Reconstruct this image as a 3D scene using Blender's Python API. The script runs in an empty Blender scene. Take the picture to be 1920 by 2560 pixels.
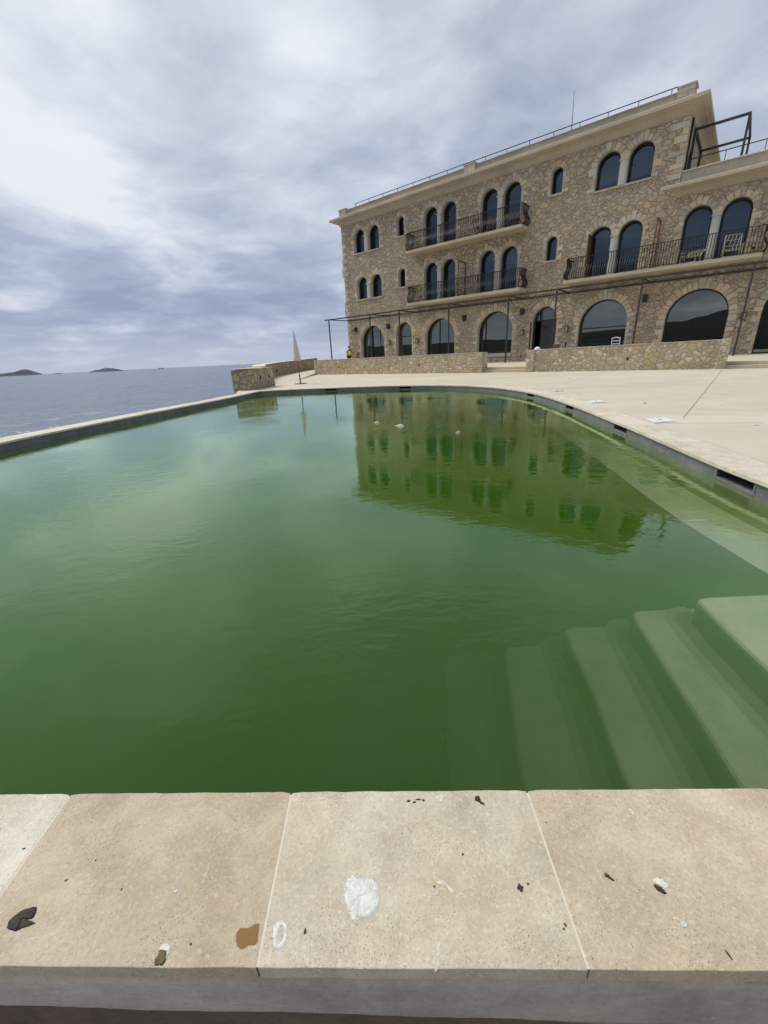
import bpy, bmesh, math, random
from mathutils import Vector, Matrix, noise
R = math.radians
random.seed(7)
scn = bpy.context.scene
COL = scn.collection

# ------------------------------------------------------------------ helpers
def tag(o, label=None, cat=None, group=None, kind=None):
    if label: o['label'] = label
    if cat: o['category'] = cat
    if group: o['group'] = group
    if kind: o['kind'] = kind
    return o

def link(name, me, mats=None, parent=None):
    o = bpy.data.objects.new(name, me)
    COL.objects.link(o)
    if mats:
        for m in (mats if isinstance(mats, (list, tuple)) else [mats]):
            me.materials.append(m)
    if parent: o.parent = parent
    return o

def empty(name, loc=(0, 0, 0), rz=0, label=None, cat=None, group=None):
    o = bpy.data.objects.new(name, None)
    COL.objects.link(o)
    o.location = loc
    o.rotation_euler = (0, 0, rz)
    o.empty_display_size = .2
    return tag(o, label, cat, group)

class MB:
    """collects shapes into one mesh; optional per-face tint stored as a colour attribute"""
    def __init__(s):
        s.v = []; s.f = []; s.c = []; s.m = []; s.sm = []
    def face(s, idx, c=1.0, m=0, smooth=False):
        s.f.append(idx); s.c.append(c); s.m.append(m); s.sm.append(smooth)
    def poly(s, pts, c=1.0, m=0, smooth=False):
        b = len(s.v); s.v += [tuple(p) for p in pts]
        s.face(list(range(b, b + len(pts))), c, m, smooth)
    def prism(s, lo, hi, c=1.0, m=0, cap=True, smooth=False):
        n = len(lo); b = len(s.v)
        s.v += [tuple(p) for p in lo] + [tuple(p) for p in hi]
        if cap:
            s.face(list(range(b + n - 1, b - 1, -1)), c, m)
            s.face(list(range(b + n, b + 2 * n)), c, m)
        for i in range(n):
            j = (i + 1) % n
            s.face([b + i, b + j, b + n + j, b + n + i], c, m, smooth)
    def box(s, x0, x1, y0, y1, z0, z1, c=1.0, m=0):
        s.prism([(x0, y0, z0), (x1, y0, z0), (x1, y1, z0), (x0, y1, z0)],
                [(x0, y0, z1), (x1, y0, z1), (x1, y1, z1), (x0, y1, z1)], c, m)
    def tube(s, pts, r, n=6, c=1.0, m=0, cap=True, smooth=True):
        pts = [Vector(p) for p in pts]
        rs = r if isinstance(r, (list, tuple)) else [r] * len(pts)
        rings = []
        prev = None
        for i, p in enumerate(pts):
            a = pts[max(i - 1, 0)]; b_ = pts[min(i + 1, len(pts) - 1)]
            t = (b_ - a).normalized()
            ref = Vector((0, 0, 1)) if abs(t.z) < .9 else Vector((1, 0, 0))
            if prev is not None: ref = prev
            x = (ref - t * ref.dot(t)).normalized(); y = t.cross(x); prev = x
            base = len(s.v)
            for k in range(n):
                an = 2 * math.pi * (k + .5) / n
                s.v.append(tuple(p + (x * math.cos(an) + y * math.sin(an)) * rs[i]))
            rings.append(base)
        for i in range(len(rings) - 1):
            for k in range(n):
                k2 = (k + 1) % n
                s.face([rings[i] + k, rings[i] + k2, rings[i + 1] + k2, rings[i + 1] + k], c, m, smooth)
        if cap:
            s.face([rings[0] + k for k in range(n - 1, -1, -1)], c, m)
            s.face([rings[-1] + k for k in range(n)], c, m)
    def bar(s, a, b, w, h=None, c=1.0, m=0):
        """square bar between two points"""
        h = h or w
        a = Vector(a); b = Vector(b); t = (b - a).normalized()
        up = Vector((0, 0, 1)) if abs(t.z) < .95 else Vector((0, 1, 0))
        x = t.cross(up).normalized(); y = x.cross(t)
        q = [(-1, -1), (1, -1), (1, 1), (-1, 1)]
        s.prism([a + x * i * w / 2 + y * j * h / 2 for i, j in q], [b + x * i * w / 2 + y * j * h / 2 for i, j in q], c, m)
    def lathe(s, prof, n=16, cx=0, cy=0, c=1.0, m=0, smooth=True):
        rings = []
        for r, z in prof:
            b = len(s.v); rings.append(b)
            for k in range(n):
                a = 2 * math.pi * k / n
                s.v.append((cx + r * math.cos(a), cy + r * math.sin(a), z))
        for i in range(len(rings) - 1):
            for k in range(n):
                k2 = (k + 1) % n
                s.face([rings[i] + k, rings[i] + k2, rings[i + 1] + k2, rings[i + 1] + k], c, m, smooth)
        s.face([rings[0] + k for k in range(n - 1, -1, -1)], c, m)
        s.face([rings[-1] + k for k in range(n)], c, m)
    def build(s, name, mats, parent=None, bevel=0, recalc=True):
        me = bpy.data.meshes.new(name)
        me.from_pydata(s.v, [], s.f)
        me.update()
        if recalc:
            bm = bmesh.new(); bm.from_mesh(me)
            bmesh.ops.recalc_face_normals(bm, faces=bm.faces)
            bm.to_mesh(me); bm.free()
        ca = me.color_attributes.new('tint', 'FLOAT_COLOR', 'CORNER')
        for p in me.polygons:
            p.material_index = s.m[p.index]; p.use_smooth = s.sm[p.index]
            c = s.c[p.index]
            if not isinstance(c, (tuple, list)): c = (c, c, c)
            for li in p.loop_indices: ca.data[li].color = (c[0], c[1], c[2], 1)
        o = link(name, me, mats, parent)
        if bevel:
            b = o.modifiers.new('bevel', 'BEVEL'); b.width = bevel; b.segments = 1; b.limit_method = 'ANGLE'; b.angle_limit = R(40)
        return o

def plate(name, outer, holes, y0, y1, mats, parent=None):
    """upright slab in the local XZ plane between y0 and y1 with real holes; reveals get material 1"""
    cu = bpy.data.curves.new(name, 'CURVE'); cu.dimensions = '2D'; cu.fill_mode = 'BOTH'
    for loop in [outer] + holes:
        sp = cu.splines.new('POLY'); sp.points.add(len(loop) - 1)
        for p, q in zip(sp.points, loop): p.co = (q[0], q[1], 0, 1)
        sp.use_cyclic_u = True
    cu.extrude = (y1 - y0) / 2
    tmp = bpy.data.objects.new('tmp', cu); COL.objects.link(tmp)
    dg = bpy.context.evaluated_depsgraph_get()
    me = bpy.data.meshes.new_from_object(tmp.evaluated_get(dg))
    bpy.data.objects.remove(tmp); bpy.data.curves.remove(cu)
    ym = (y0 + y1) / 2
    for v in me.vertices: v.co = (v.co.x, ym - v.co.z, v.co.y)
    me.update()
    bm = bmesh.new(); bm.from_mesh(me)
    bmesh.ops.remove_doubles(bm, verts=bm.verts, dist=1e-5)
    bmesh.ops.recalc_face_normals(bm, faces=bm.faces); bm.to_mesh(me); bm.free()
    for k in range(len(me.materials)): pass
    me.materials.clear()
    me.name = name
    o = link(name, me, mats, parent)
    x0 = min(p[0] for p in outer); x1 = max(p[0] for p in outer); z0 = min(p[1] for p in outer); z1 = max(p[1] for p in outer)
    for p in me.polygons:
        c = p.center
        inner = abs(p.normal.y) < .5 and x0 + .01 < c.x < x1 - .01 and z0 + .01 < c.z < z1 - .01
        p.material_index = 1 if inner and len(me.materials) > 1 else 0
    return o

def fillpoly(name, outer, holes, z, mat, parent=None, thick=0):
    """horizontal sheet with holes (triangulated)"""
    cu = bpy.data.curves.new(name, 'CURVE'); cu.dimensions = '2D'; cu.fill_mode = 'BOTH' if thick else 'FRONT'
    for loop in [outer] + holes:
        sp = cu.splines.new('POLY'); sp.points.add(len(loop) - 1)
        for p, q in zip(sp.points, loop): p.co = (q[0], q[1], 0, 1)
        sp.use_cyclic_u = True
    cu.extrude = thick / 2
    tmp = bpy.data.objects.new('tmp', cu); COL.objects.link(tmp)
    dg = bpy.context.evaluated_depsgraph_get()
    me = bpy.data.meshes.new_from_object(tmp.evaluated_get(dg))
    bpy.data.objects.remove(tmp); bpy.data.curves.remove(cu)
    for v in me.vertices: v.co.z += z - thick / 2
    bm = bmesh.new(); bm.from_mesh(me)
    bmesh.ops.remove_doubles(bm, verts=bm.verts, dist=1e-5)
    if thick: bmesh.ops.recalc_face_normals(bm, faces=bm.faces)
    else:
        for f in bm.faces:
            if f.normal.z < 0: f.normal_flip()
    bm.to_mesh(me); bm.free()
    me.materials.clear(); me.name = name
    return link(name, me, mat, parent)

# ------------------------------------------------------------------ node helper
class NT:
    def __init__(s, name):
        s.mat = bpy.data.materials.new(name); s.mat.use_nodes = True
        s.t = s.mat.node_tree; s.t.nodes.clear()
        s.out = s.n('ShaderNodeOutputMaterial')
    def n(s, ty, **kw):
        nd = s.t.nodes.new(ty)
        for k, v in kw.items(): setattr(nd, k, v)
        return nd
    def l(s, a, b): s.t.links.new(a, b)
    def set(s, inp, v):
        if hasattr(v, 'is_output'): s.l(v, inp)
        elif v is not None:
            if isinstance(v, (tuple, list)) and len(v) == 3 and inp.type == 'RGBA': v = (*v, 1)
            inp.default_value = v
    def coord(s, kind='Object', scale=(1, 1, 1), rot=(0, 0, 0), loc=(0, 0, 0)):
        tc = s.n('ShaderNodeTexCoord'); mp = s.n('ShaderNodeMapping')
        mp.inputs['Scale'].default_value = scale; mp.inputs['Rotation'].default_value = rot; mp.inputs['Location'].default_value = loc
        s.l(tc.outputs[kind], mp.inputs['Vector']); return mp.outputs[0]
    def noise(s, vec, scale, detail=4, rough=.55, dist=0, out='Fac'):
        nd = s.n('ShaderNodeTexNoise'); s.set(nd.inputs['Vector'], vec)
        nd.inputs['Scale'].default_value = scale; nd.inputs['Detail'].default_value = detail
        nd.inputs['Roughness'].default_value = rough; nd.inputs['Distortion'].default_value = dist
        return nd.outputs[out]
    def vor(s, vec, scale, feature='F1', out='Distance', rnd=1.0, smooth=None):
        nd = s.n('ShaderNodeTexVoronoi', feature=feature); s.set(nd.inputs['Vector'], vec)
        nd.inputs['Scale'].default_value = scale; nd.inputs['Randomness'].default_value = rnd
        return nd.outputs[out]
    def ramp(s, fac, stops, interp='LINEAR'):
        nd = s.n('ShaderNodeValToRGB'); s.set(nd.inputs[0], fac); cr = nd.color_ramp; cr.interpolation = interp
        while len(cr.elements) < len(stops): cr.elements.new(.5)
        for e, (p, c) in zip(cr.elements, stops):
            e.position = p
            if not isinstance(c, (tuple, list)): c = (c, c, c)
            e.color = (*c, 1)
        return nd.outputs[0]
    def mix(s, fac, a, b, mode='MIX'):
        nd = s.n('ShaderNodeMix', data_type='RGBA', blend_type=mode)
        s.set(nd.inputs[0], fac); s.set(nd.inputs[6], a); s.set(nd.inputs[7], b); return nd.outputs[2]
    def math(s, op, a, b=None, c=None, clamp=False):
        nd = s.n('ShaderNodeMath', operation=op, use_clamp=clamp); s.set(nd.inputs[0], a)
        if b is not None: s.set(nd.inputs[1], b)
        if c is not None: s.set(nd.inputs[2], c)
        return nd.outputs[0]
    def vadd(s, vec, add):
        nd = s.n('ShaderNodeVectorMath', operation='ADD'); s.set(nd.inputs[0], vec); s.set(nd.inputs[1], add); return nd.outputs[0]
    def warp(s, vec, scale, amt):
        nz = s.noise(vec, scale, 2, out='Color')
        a = s.n('ShaderNodeVectorMath', operation='SUBTRACT'); s.l(nz, a.inputs[0]); a.inputs[1].default_value = (.5, .5, .5)
        b = s.n('ShaderNodeVectorMath', operation='SCALE'); s.l(a.outputs[0], b.inputs[0]); b.inputs['Scale'].default_value = amt
        return s.vadd(vec, b.outputs[0])
    def bump(s, h, dist, strength=1.0, normal=None):
        nd = s.n('ShaderNodeBump'); s.set(nd.inputs['Height'], h); nd.inputs['Distance'].default_value = dist
        nd.inputs['Strength'].default_value = strength
        if normal is not None: s.l(normal, nd.inputs['Normal'])
        return nd.outputs[0]
    def attr(s, name='tint'):
        nd = s.n('ShaderNodeAttribute'); nd.attribute_name = name; return nd.outputs['Color']
    def pbsdf(s, col, rough=.8, normal=None, metal=0, spec=.5, **kw):
        nd = s.n('ShaderNodeBsdfPrincipled'); s.set(nd.inputs['Base Color'], col); s.set(nd.inputs['Roughness'], rough)
        nd.inputs['Metallic'].default_value = metal; nd.inputs['Specular IOR Level'].default_value = spec
        if normal is not None: s.l(normal, nd.inputs['Normal'])
        s.l(nd.outputs[0], s.out.inputs['Surface']); return s.mat

def simple(name, col, rough=.6, metal=0, var=.15, nscale=8, bump=0.0, bscale=60, spec=.5, tinted=True):
    t = NT(name); v = t.coord()
    nz = t.noise(v, nscale, 5, .6)
    c = t.mix(nz, tuple(x * (1 - var) for x in col), tuple(min(1, x * (1 + var)) for x in col))
    if tinted: c = t.mix(1.0, c, t.attr(), 'MULTIPLY')
    nm = t.bump(t.noise(v, bscale, 4), bump) if bump else None
    return t.pbsdf(c, rough, nm, metal, spec)

# ------------------------------------------------------------------ materials
def rubble(name, scale, stones, mortar, warpamt=.12, edge=.05, bumpd=.03, stretch=(1, 1, 1.25), grime=.25, mortar_jitter=.3, lined=.70):
    t = NT(name); v0 = t.coord(scale=stretch)
    v = t.warp(v0, scale * .8, warpamt / scale * 2.2)
    v = t.warp(v, scale * 3.5, .05 / scale * 2)
    pick = t.ramp(t.noise(v0, 1.3, 2), [(.525, 0), (.535, 1)])
    cell = t.mix(pick, t.vor(v, scale, 'F1', 'Color', .92), t.vor(v, scale * 1.55, 'F1', 'Color', .8))
    sep = t.n('ShaderNodeSeparateColor'); t.l(cell, sep.inputs[0])
    dist = t.mix(pick, t.vor(v, scale, 'DISTANCE_TO_EDGE', 'Distance', .92), t.vor(v, scale * 1.55, 'DISTANCE_TO_EDGE', 'Distance', .8))
    dsep = t.n('ShaderNodeSeparateColor'); t.l(dist, dsep.inputs[0]); dist = dsep.outputs[0]
    mj = t.noise(v0, 2.2, 3)
    dist = t.math('SUBTRACT', dist, t.math('MULTIPLY', t.math('SUBTRACT', mj, .5), mortar_jitter * .2))
    base = t.ramp(sep.outputs[0], [(i / (len(stones) - 1), c) for i, c in enumerate(stones)])
    mean = tuple(sum(c_[k] for c_ in stones) / len(stones) for k in range(3))
    base = t.mix(.08, base, mean)
    base = t.mix(t.math('MULTIPLY', sep.outputs[1], .4), base, t.mix(1., base, (.72, .72, .74), 'MULTIPLY'))
    fine = t.noise(v0, 11, 8, .7)
    base = t.mix(.5, base, t.ramp(fine, [(.3, .35), (.7, .75)]), 'SOFT_LIGHT')
    f2 = t.noise(v0, 38, 5, .7)
    base = t.mix(.35, base, t.ramp(f2, [(.3, .25), (.7, .8)]), 'OVERLAY')
    mask = t.ramp(dist, [(edge * .35, 0), (edge, 1)])
    mcol = t.mix(fine, tuple(x * .8 for x in mortar), tuple(x * 1.15 for x in mortar))
    # dark shadow line right at the stone edge
    line = t.ramp(dist, [(edge * .3, 1.0), (edge * .75, lined), (edge * 1.5, 1.0)])
    col = t.mix(mask, mcol, base)
    col = t.mix(1., col, line, 'MULTIPLY')
    big = t.noise(v0, .35, 4, .6)
    col = t.mix(grime, col, t.ramp(big, [(.3, (.30, .28, .26)), (.7, (.62, .58, .52))]), 'OVERLAY')
    streak = t.noise(t.coord(scale=(2.2, 2.2, .22)), 1.5, 5, .6)
    col = t.mix(.3, col, t.ramp(streak, [(.35, .34), (.62, .56)]), 'SOFT_LIGHT')
    h = t.ramp(dist, [(0, 0), (edge, .35), (edge * 2.2, .85), (edge * 5, 1)])
    h = t.math('ADD', h, t.math('MULTIPLY', sep.outputs[2], .55))
    h = t.math('ADD', h, t.math('MULTIPLY', fine, .5))
    nm = t.bump(h, bumpd)
    return t.pbsdf(col, .9, nm, 0, .25)

M = {}
M['facade'] = rubble('facade_rubble', 3.05,
    [(0.356, 0.290, 0.219), (0.518, 0.405, 0.265), (0.410, 0.353, 0.280), (0.497, 0.401, 0.290), (0.389, 0.316, 0.239), (0.561, 0.416, 0.234), (0.443, 0.379, 0.300), (0.582, 0.473, 0.330), (0.399, 0.310, 0.224), (0.497, 0.427, 0.336)],
    (0.456, 0.378, 0.284), edge=.05, lined=.76, bumpd=.045, grime=.25, warpamt=.24)
M['lowwall'] = rubble('low_wall_rubble', 4.6,
    [(.36, .29, .19), (.56, .48, .33), (.44, .38, .28), (.72, .63, .46), (.38, .32, .23), (.54, .41, .21), (.46, .42, .34), (.64, .56, .41), (.36, .33, .25), (.48, .39, .26)],
    (.43, .36, .26), edge=.075, bumpd=.022, grime=.2, stretch=(1, 1, 1.1), warpamt=.26, lined=.9)
M['seawall'] = rubble('sea_wall_rubble', 3.2,
    [(.30, .25, .18), (.50, .42, .28), (.36, .31, .23), (.54, .45, .28), (.32, .27, .20), (.44, .37, .26)],
    (.32, .27, .20), edge=.075, bumpd=.035, grime=.35, stretch=(1.1, 1.1, 1.0))

def dressed():
    t = NT('dressed_stone'); v = t.coord()
    c = t.mix(1., (.60, .52, .405), t.attr(), 'MULTIPLY')
    c = t.mix(.6, c, t.ramp(t.noise(v, 9, 8, .7), [(.3, .3), (.7, .72)]), 'SOFT_LIGHT')
    c = t.mix(.4, c, t.ramp(t.noise(v, 35, 6, .7), [(.3, .25), (.7, .75)]), 'OVERLAY')
    h = t.math('ADD', t.noise(v, 6, 6, .7), t.math('MULTIPLY', t.noise(v, 30, 4), .3))
    return t.pbsdf(c, .9, t.bump(h, .03), 0, .25)
M['dressed'] = dressed()

def plaster(name, col, sc=1.0, stain=.35):
    t = NT(name); v = t.coord()
    a = t.noise(v, .7 * sc, 5, .6); b = t.noise(v, 14, 5, .6)
    streak = t.noise(t.coord(scale=(3, 3, .35)), 1.6, 5, .65)
    c = t.mix(t.ramp(a, [(.3, 0), (.7, 1)]), tuple(x * .82 for x in col), tuple(x * 1.08 for x in col))
    c = t.mix(stain, c, t.ramp(streak, [(.3, .3), (.65, .62)]), 'SOFT_LIGHT')
    c = t.mix(.3, c, t.ramp(b, [(.3, .35), (.7, .65)]), 'SOFT_LIGHT')
    c = t.mix(1., c, t.attr(), 'MULTIPLY')
    return t.pbsdf(c, .85, t.bump(t.noise(v, 40, 4), .003), 0, .3)
M['cornice'] = plaster('cornice_plaster', (.49, .415, .31))
M['attic'] = plaster('attic_plaster', (.42, .37, .285))
M['slab'] = plaster('balcony_plaster', (.56, .475, .355), stain=.2)
M['reveal'] = plaster('reveal_plaster', (.44, .405, .345), stain=.15)
M['column'] = plaster('column_stone', (.56, .53, .47), stain=.15)
M['sill'] = plaster('sill_stone', (.55, .47, .36), stain=.2)
M['iron'] = simple('dark_iron', (.022, .018, .017), .55, .3, .3, 12)
M['pergola'] = simple('pergola_steel', (.050, .040, .040), .5, .2, .25, 5)
M['frame'] = simple('window_frame_metal', (.022, .021, .022), .5, .2, .2, 5)
M['black'] = simple('black_box', (.012, .012, .013), .5, 0, .2, 5)
M['corten'] = simple('rusty_brown_steel', (.16, .065, .032), .75, 0, .4, 6, .002)
M['wood'] = simple('weathered_wood', (.17, .105, .065), .7, 0, .35, 14)
M['whitewood'] = simple('white_painted_wood', (.66, .66, .64), .5, 0, .06, 10)
M['loungerframe'] = simple('lounger_frame', (.52, .49, .41), .5)
M['cream'] = simple('cream_lounger_cloth', (.50, .43, .29), .8, 0, .2, 14)
M['canvas'] = simple('parasol_canvas', (.56, .52, .46), .85, 0, .10, 7, .004, 14)
M['white'] = simple('white_plastic', (.74, .76, .80), .4, 0, .04, 10)
M['guano_w'] = simple('white_dropping', (.76, .77, .76), .85, 0, .18, 130, .0015, 260)
M['chalk'] = simple('chalky_patch', (.62, .57, .49), .9, 0, .2, 160, .001, 300)
def powder(name, col, solid):
    t = NT(name); v = t.coord(); nz = t.noise(v, 260, 6, .75); n2 = t.noise(v, 90, 5, .7)
    c = t.mix(nz, tuple(x * .8 for x in col), tuple(min(1, x * 1.15) for x in col))
    sp = t.n('ShaderNodeSeparateColor'); t.l(t.attr(), sp.inputs[0])
    a = t.math('ADD', t.math('MULTIPLY', sp.outputs[0], 1.0), t.math('ADD', t.math('MULTIPLY', nz, .9), t.math('MULTIPLY', n2, .9)))
    a = t.ramp(a, [(solid, 0), (min(1.0, solid + .22), 1)]) if False else t.math('MULTIPLY', t.math('SUBTRACT', a, solid), 1.5, clamp=True)
    b = t.n('ShaderNodeBsdfPrincipled'); t.set(b.inputs['Base Color'], c); b.inputs['Roughness'].default_value = .85; t.l(t.bump(nz, .0012), b.inputs['Normal'])
    tr = t.n('ShaderNodeBsdfTransparent'); m = t.n('ShaderNodeMixShader'); t.l(a, m.inputs[0]); t.l(tr.outputs[0], m.inputs[1]); t.l(b.outputs[0], m.inputs[2])
    t.l(m.outputs[0], t.out.inputs['Surface']); return t.mat
M['guano_w'] = powder('white_dropping', (.74, .74, .71), 1.32); M['chalk'] = powder('chalky_patch', (.72, .67, .59), 1.38)
M['stain'] = powder('brown_stain', (.25, .135, .04), 1.12)
M['feather'] = simple('white_feather', (.55, .56, .50), .8, 0, .2, 60)
M['guano_d'] = simple('dark_dropping', (.045, .033, .024), .75, 0, .8, 160, .003, 220)
M['guano_o'] = simple('olive_dropping', (.12, .105, .04), .6, 0, .7, 170, .003, 240)
M['rock'] = simple('coastal_rock', (.16, .14, .12), .95, 0, .4, 1.5, .05, 3)
M['darkhole'] = simple('dark_opening', (.010, .010, .011), .9)
M['interior'] = simple('interior_wall', (.035, .03, .026), .9)

def glass():
    t = NT('window_glass')
    d = t.n('ShaderNodeBsdfDiffuse'); d.inputs[0].default_value = (.010, .011, .012, 1)
    g = t.n('ShaderNodeBsdfGlossy'); g.inputs['Roughness'].default_value = .004
    v = t.coord(); sp = t.n('ShaderNodeSeparateXYZ'); t.l(v, sp.inputs[0])
    # sky reflection tone painted in: ground floor panes green grey, upper panes blue
    k = t.ramp(t.math('DIVIDE', sp.outputs['Z'], 12.), [(.30, 0), (.36, 1)])
    t.l(t.mix(k, (.47, .50, .44), (.145, .185, .235)), g.inputs['Color'])
    nm = t.bump(t.noise(v, .9, 1), .0016); t.l(nm, g.inputs['Normal'])
    fr = t.n('ShaderNodeFresnel'); fr.inputs[0].default_value = 1.5
    f = t.math('ADD', t.math('MULTIPLY', fr.outputs[0], 1.5), .30, clamp=True)
    m = t.n('ShaderNodeMixShader'); t.l(f, m.inputs[0]); t.l(d.outputs[0], m.inputs[1]); t.l(g.outputs[0], m.inputs[2])
    t.l(m.outputs[0], t.out.inputs['Surface']); return t.mat
M['glass'] = glass()

def deckmat():
    t = NT('deck_concrete'); v = t.coord()
    a = t.noise(v, .16, 6, .6, .6); b = t.noise(v, 1.1, 6, .65); f = t.noise(v, 45, 4, .7)
    c = t.mix(t.ramp(a, [(.3, 0), (.7, 1)]), (.52, .455, .365), (.59, .525, .43))
    c = t.mix(.7, c, t.ramp(b, [(.3, .38), (.7, .6)]), 'SOFT_LIGHT')
    pu = t.noise(t.vadd(v, (3, 8, 0)), .55, 5, .6, .8); c = t.mix(t.math('MULTIPLY', t.ramp(pu, [(.60, 0), (.625, 1), (.66, .25), (.8, .2)]), .16), c, (.30, .25, .20))
    st = t.noise(t.coord(scale=(.15, 1.2, 1), rot=(0, 0, R(-35))), .9, 6, .65)
    c = t.mix(.35, c, t.ramp(st, [(.35, .36), (.6, .6)]), 'SOFT_LIGHT')
    c = t.mix(.3, c, t.ramp(f, [(.3, .4), (.7, .6)]), 'OVERLAY')
    sp = t.ramp(t.noise(v, 7, 3, .5), [(.71, 0), (.74, 1)])
    c = t.mix(t.math('MULTIPLY', sp, .35), c, (.20, .16, .12))
    return t.pbsdf(c, .82, t.bump(f, .002), 0, .3)
M['deck'] = deckmat()

def travertine():
    t = NT('travertine_coping'); v = t.coord()
    w = t.warp(v, 5, .06)
    a = t.noise(w, 3.2, 9, .68, .4); b = t.noise(w, 11, 9, .72, .3); g = t.noise(t.vadd(v, (7, 3, 1)), 6.5, 8, .7)
    c = t.ramp(a, [(.28, (.43, .35, .27)), (.45, (.53, .45, .36)), (.58, (.59, .51, .42)), (.74, (.68, .61, .52))])
    c = t.mix(t.math('MULTIPLY', t.ramp(g, [(.46, 0), (.66, 1)]), .5), c, (.50, .46, .41))
    c = t.mix(.6, c, t.ramp(b, [(.3, .33), (.5, .5), (.72, .69)]), 'OVERLAY')
    oc = t.noise(t.vadd(v, (2, 9, 4)), 2.4, 7, .7)
    c = t.mix(t.math('MULTIPLY', t.ramp(oc, [(.56, 0), (.72, 1)]), .5), c, (.45, .34, .21))
    # fine flecks
    fl = t.noise(v, 120, 5, .8)
    c = t.mix(t.math('MULTIPLY', t.ramp(fl, [(.53, 0), (.62, 1)]), .55), c, (.74, .68, .59))
    fl2 = t.noise(t.vadd(v, (4, 4, 4)), 150, 5, .8)
    c = t.mix(t.math('MULTIPLY', t.ramp(fl2, [(.53, 0), (.62, 1)]), .55), c, (.35, .295, .235))
    # pits, clustered
    pit = t.vor(t.warp(v, 60, .012), 230, 'F1', 'Distance')
    cl = t.ramp(t.noise(t.vadd(v, (1, 5, 2)), 7, 5, .7), [(.46, 0), (.64, 1)])
    pm = t.math('MULTIPLY', t.ramp(pit, [(.10, 1), (.20, 0)]), cl)
    c = t.mix(t.math('MULTIPLY', pm, .32), c, (.22, .175, .14))
    chip = t.ramp(t.noise(t.vadd(v, (9, 1, 3)), 26, 7, .68, .5), [(.675, 0), (.71, 1)])
    c = t.mix(t.math('MULTIPLY', chip, .45), c, (.66, .60, .50))
    c = t.mix(1., c, t.attr(), 'MULTIPLY')
    h = t.math('SUBTRACT', t.math('ADD', t.math('MULTIPLY', b, .6), t.math('MULTIPLY', fl, .45)), t.math('MULTIPLY', pm, .8))
    return t.pbsdf(c, .74, t.bump(h, .0035), 0, .35)
M['travertine'] = travertine()

def concrete(name, col, sc=1.0, bd=.004):
    t = NT(name); v = t.coord()
    a = t.noise(v, 1.7 * sc, 8, .65, .8); b = t.noise(v, 12 * sc, 8, .7); f = t.noise(v, 70, 5, .7)
    c = t.mix(t.ramp(a, [(.32, 0), (.68, 1)]), tuple(x * .72 for x in col), tuple(x * 1.2 for x in col))
    c = t.mix(.55, c, t.ramp(b, [(.3, .33), (.7, .67)]), 'SOFT_LIGHT')
    c = t.mix(.35, c, t.ramp(f, [(.3, .35), (.7, .65)]), 'OVERLAY')
    sp = t.ramp(t.noise(v, 26, 4, .6), [(.68, 0), (.72, 1)])
    c = t.mix(t.math('MULTIPLY', sp, .4), c, tuple(min(1, x * 1.7) for x in col))
    c = t.mix(1., c, t.attr(), 'MULTIPLY')
    return t.pbsdf(c, .85, t.bump(t.math('ADD', b, f), bd), 0, .3)
M['band'] = concrete('waterline_band', (.17, .172, .175))
M['nearface'] = concrete('grey_render', (.46, .425, .395), 1.5, .006)
M['basin'] = concrete('algae_plaster', (.66, .60, .50), .9, .004)
M['ground'] = concrete('path_ground', (.33, .28, .22), 1, .006)
M['grout'] = simple('light_grout', (.60, .54, .455), .85, 0, .2, 60)
M['joint'] = simple('dark_joint', (.33, .275, .21), .9)

# ------------------------------------------------------------------ camera (measured from the photograph)
cam = bpy.data.cameras.new('Camera'); camo = bpy.data.objects.new('Camera', cam); COL.objects.link(camo)
cx, cy, cz = (0.99886292, -0.01685161, -0.04459699), (0.04767461, 0.35306937, 0.93438169), (0.0, -0.93544537, 0.35347130)
camo.matrix_world = Matrix(((cx[0], cy[0], cz[0], 0), (cx[1], cy[1], cz[1], 0), (cx[2], cy[2], cz[2], .9), (0, 0, 0, 1)))
cam.sensor_fit = 'VERTICAL'; cam.sensor_height = 36; cam.lens = 36 * 1021.35 / 2560
cam.clip_start = .02; cam.clip_end = 60000
scn.camera = camo

# ------------------------------------------------------------------ pool outline
def cr(pts, step=.12, closed=False):
    P = [Vector((p[0], p[1], 0)) for p in pts]; out = []
    n = len(P)
    for i in range(n - 1):
        p0 = P[max(i - 1, 0)]; p1 = P[i]; p2 = P[i + 1]; p3 = P[min(i + 2, n - 1)]
        k = max(2, int((p2 - p1).length / step))
        for j in range(k):
            s = j / k
            out.append(.5 * ((2 * p1) + (p2 - p0) * s + (2 * p0 - 5 * p1 + 4 * p2 - p3) * s * s + (-p0 + 3 * p1 - 3 * p2 + p3) * s ** 3))
    out.append(P[-1]); return [(p.x, p.y) for p in out]
yin = lambda x: .6286 - .04 * x
yout = lambda x: .347 - .0385 * x
near_x = [-2.29, -1.775, -1.26, -.745, -.237, .283, .80, 1.315, 1.83]
rightside = cr([(1.83, yin(1.83)), (2.15, .63), (2.38, .95), (2.49, 1.6), (2.57, 2.58), (2.65, 3.17), (2.79, 3.93), (3.0, 5.12), (3.33, 7.26), (3.47, 8.7),
                (3.50, 9.8), (3.40, 10.77), (3.15, 11.75), (2.55, 12.9), (1.65, 13.75), (.55, 14.3), (-.62, 14.65), (-1.83, 14.85), (-3.1, 15.0), (-4.14, 14.9)])
leftside = cr([(-4.14, 14.9), (-4.44, 12.2), (-4.8, 10.3), (-5.14, 8.36), (-5.36, 6.98), (-5.47, 5.95), (-5.48, 4.6), (-5.2, 3.1), (-4.5, 1.7), (-3.5, .95), (-2.29, yin(-2.29))])
inner = [(x, yin(x)) for x in near_x] + rightside[1:] + leftside[1:-1]     # counter-clockwise

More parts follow.
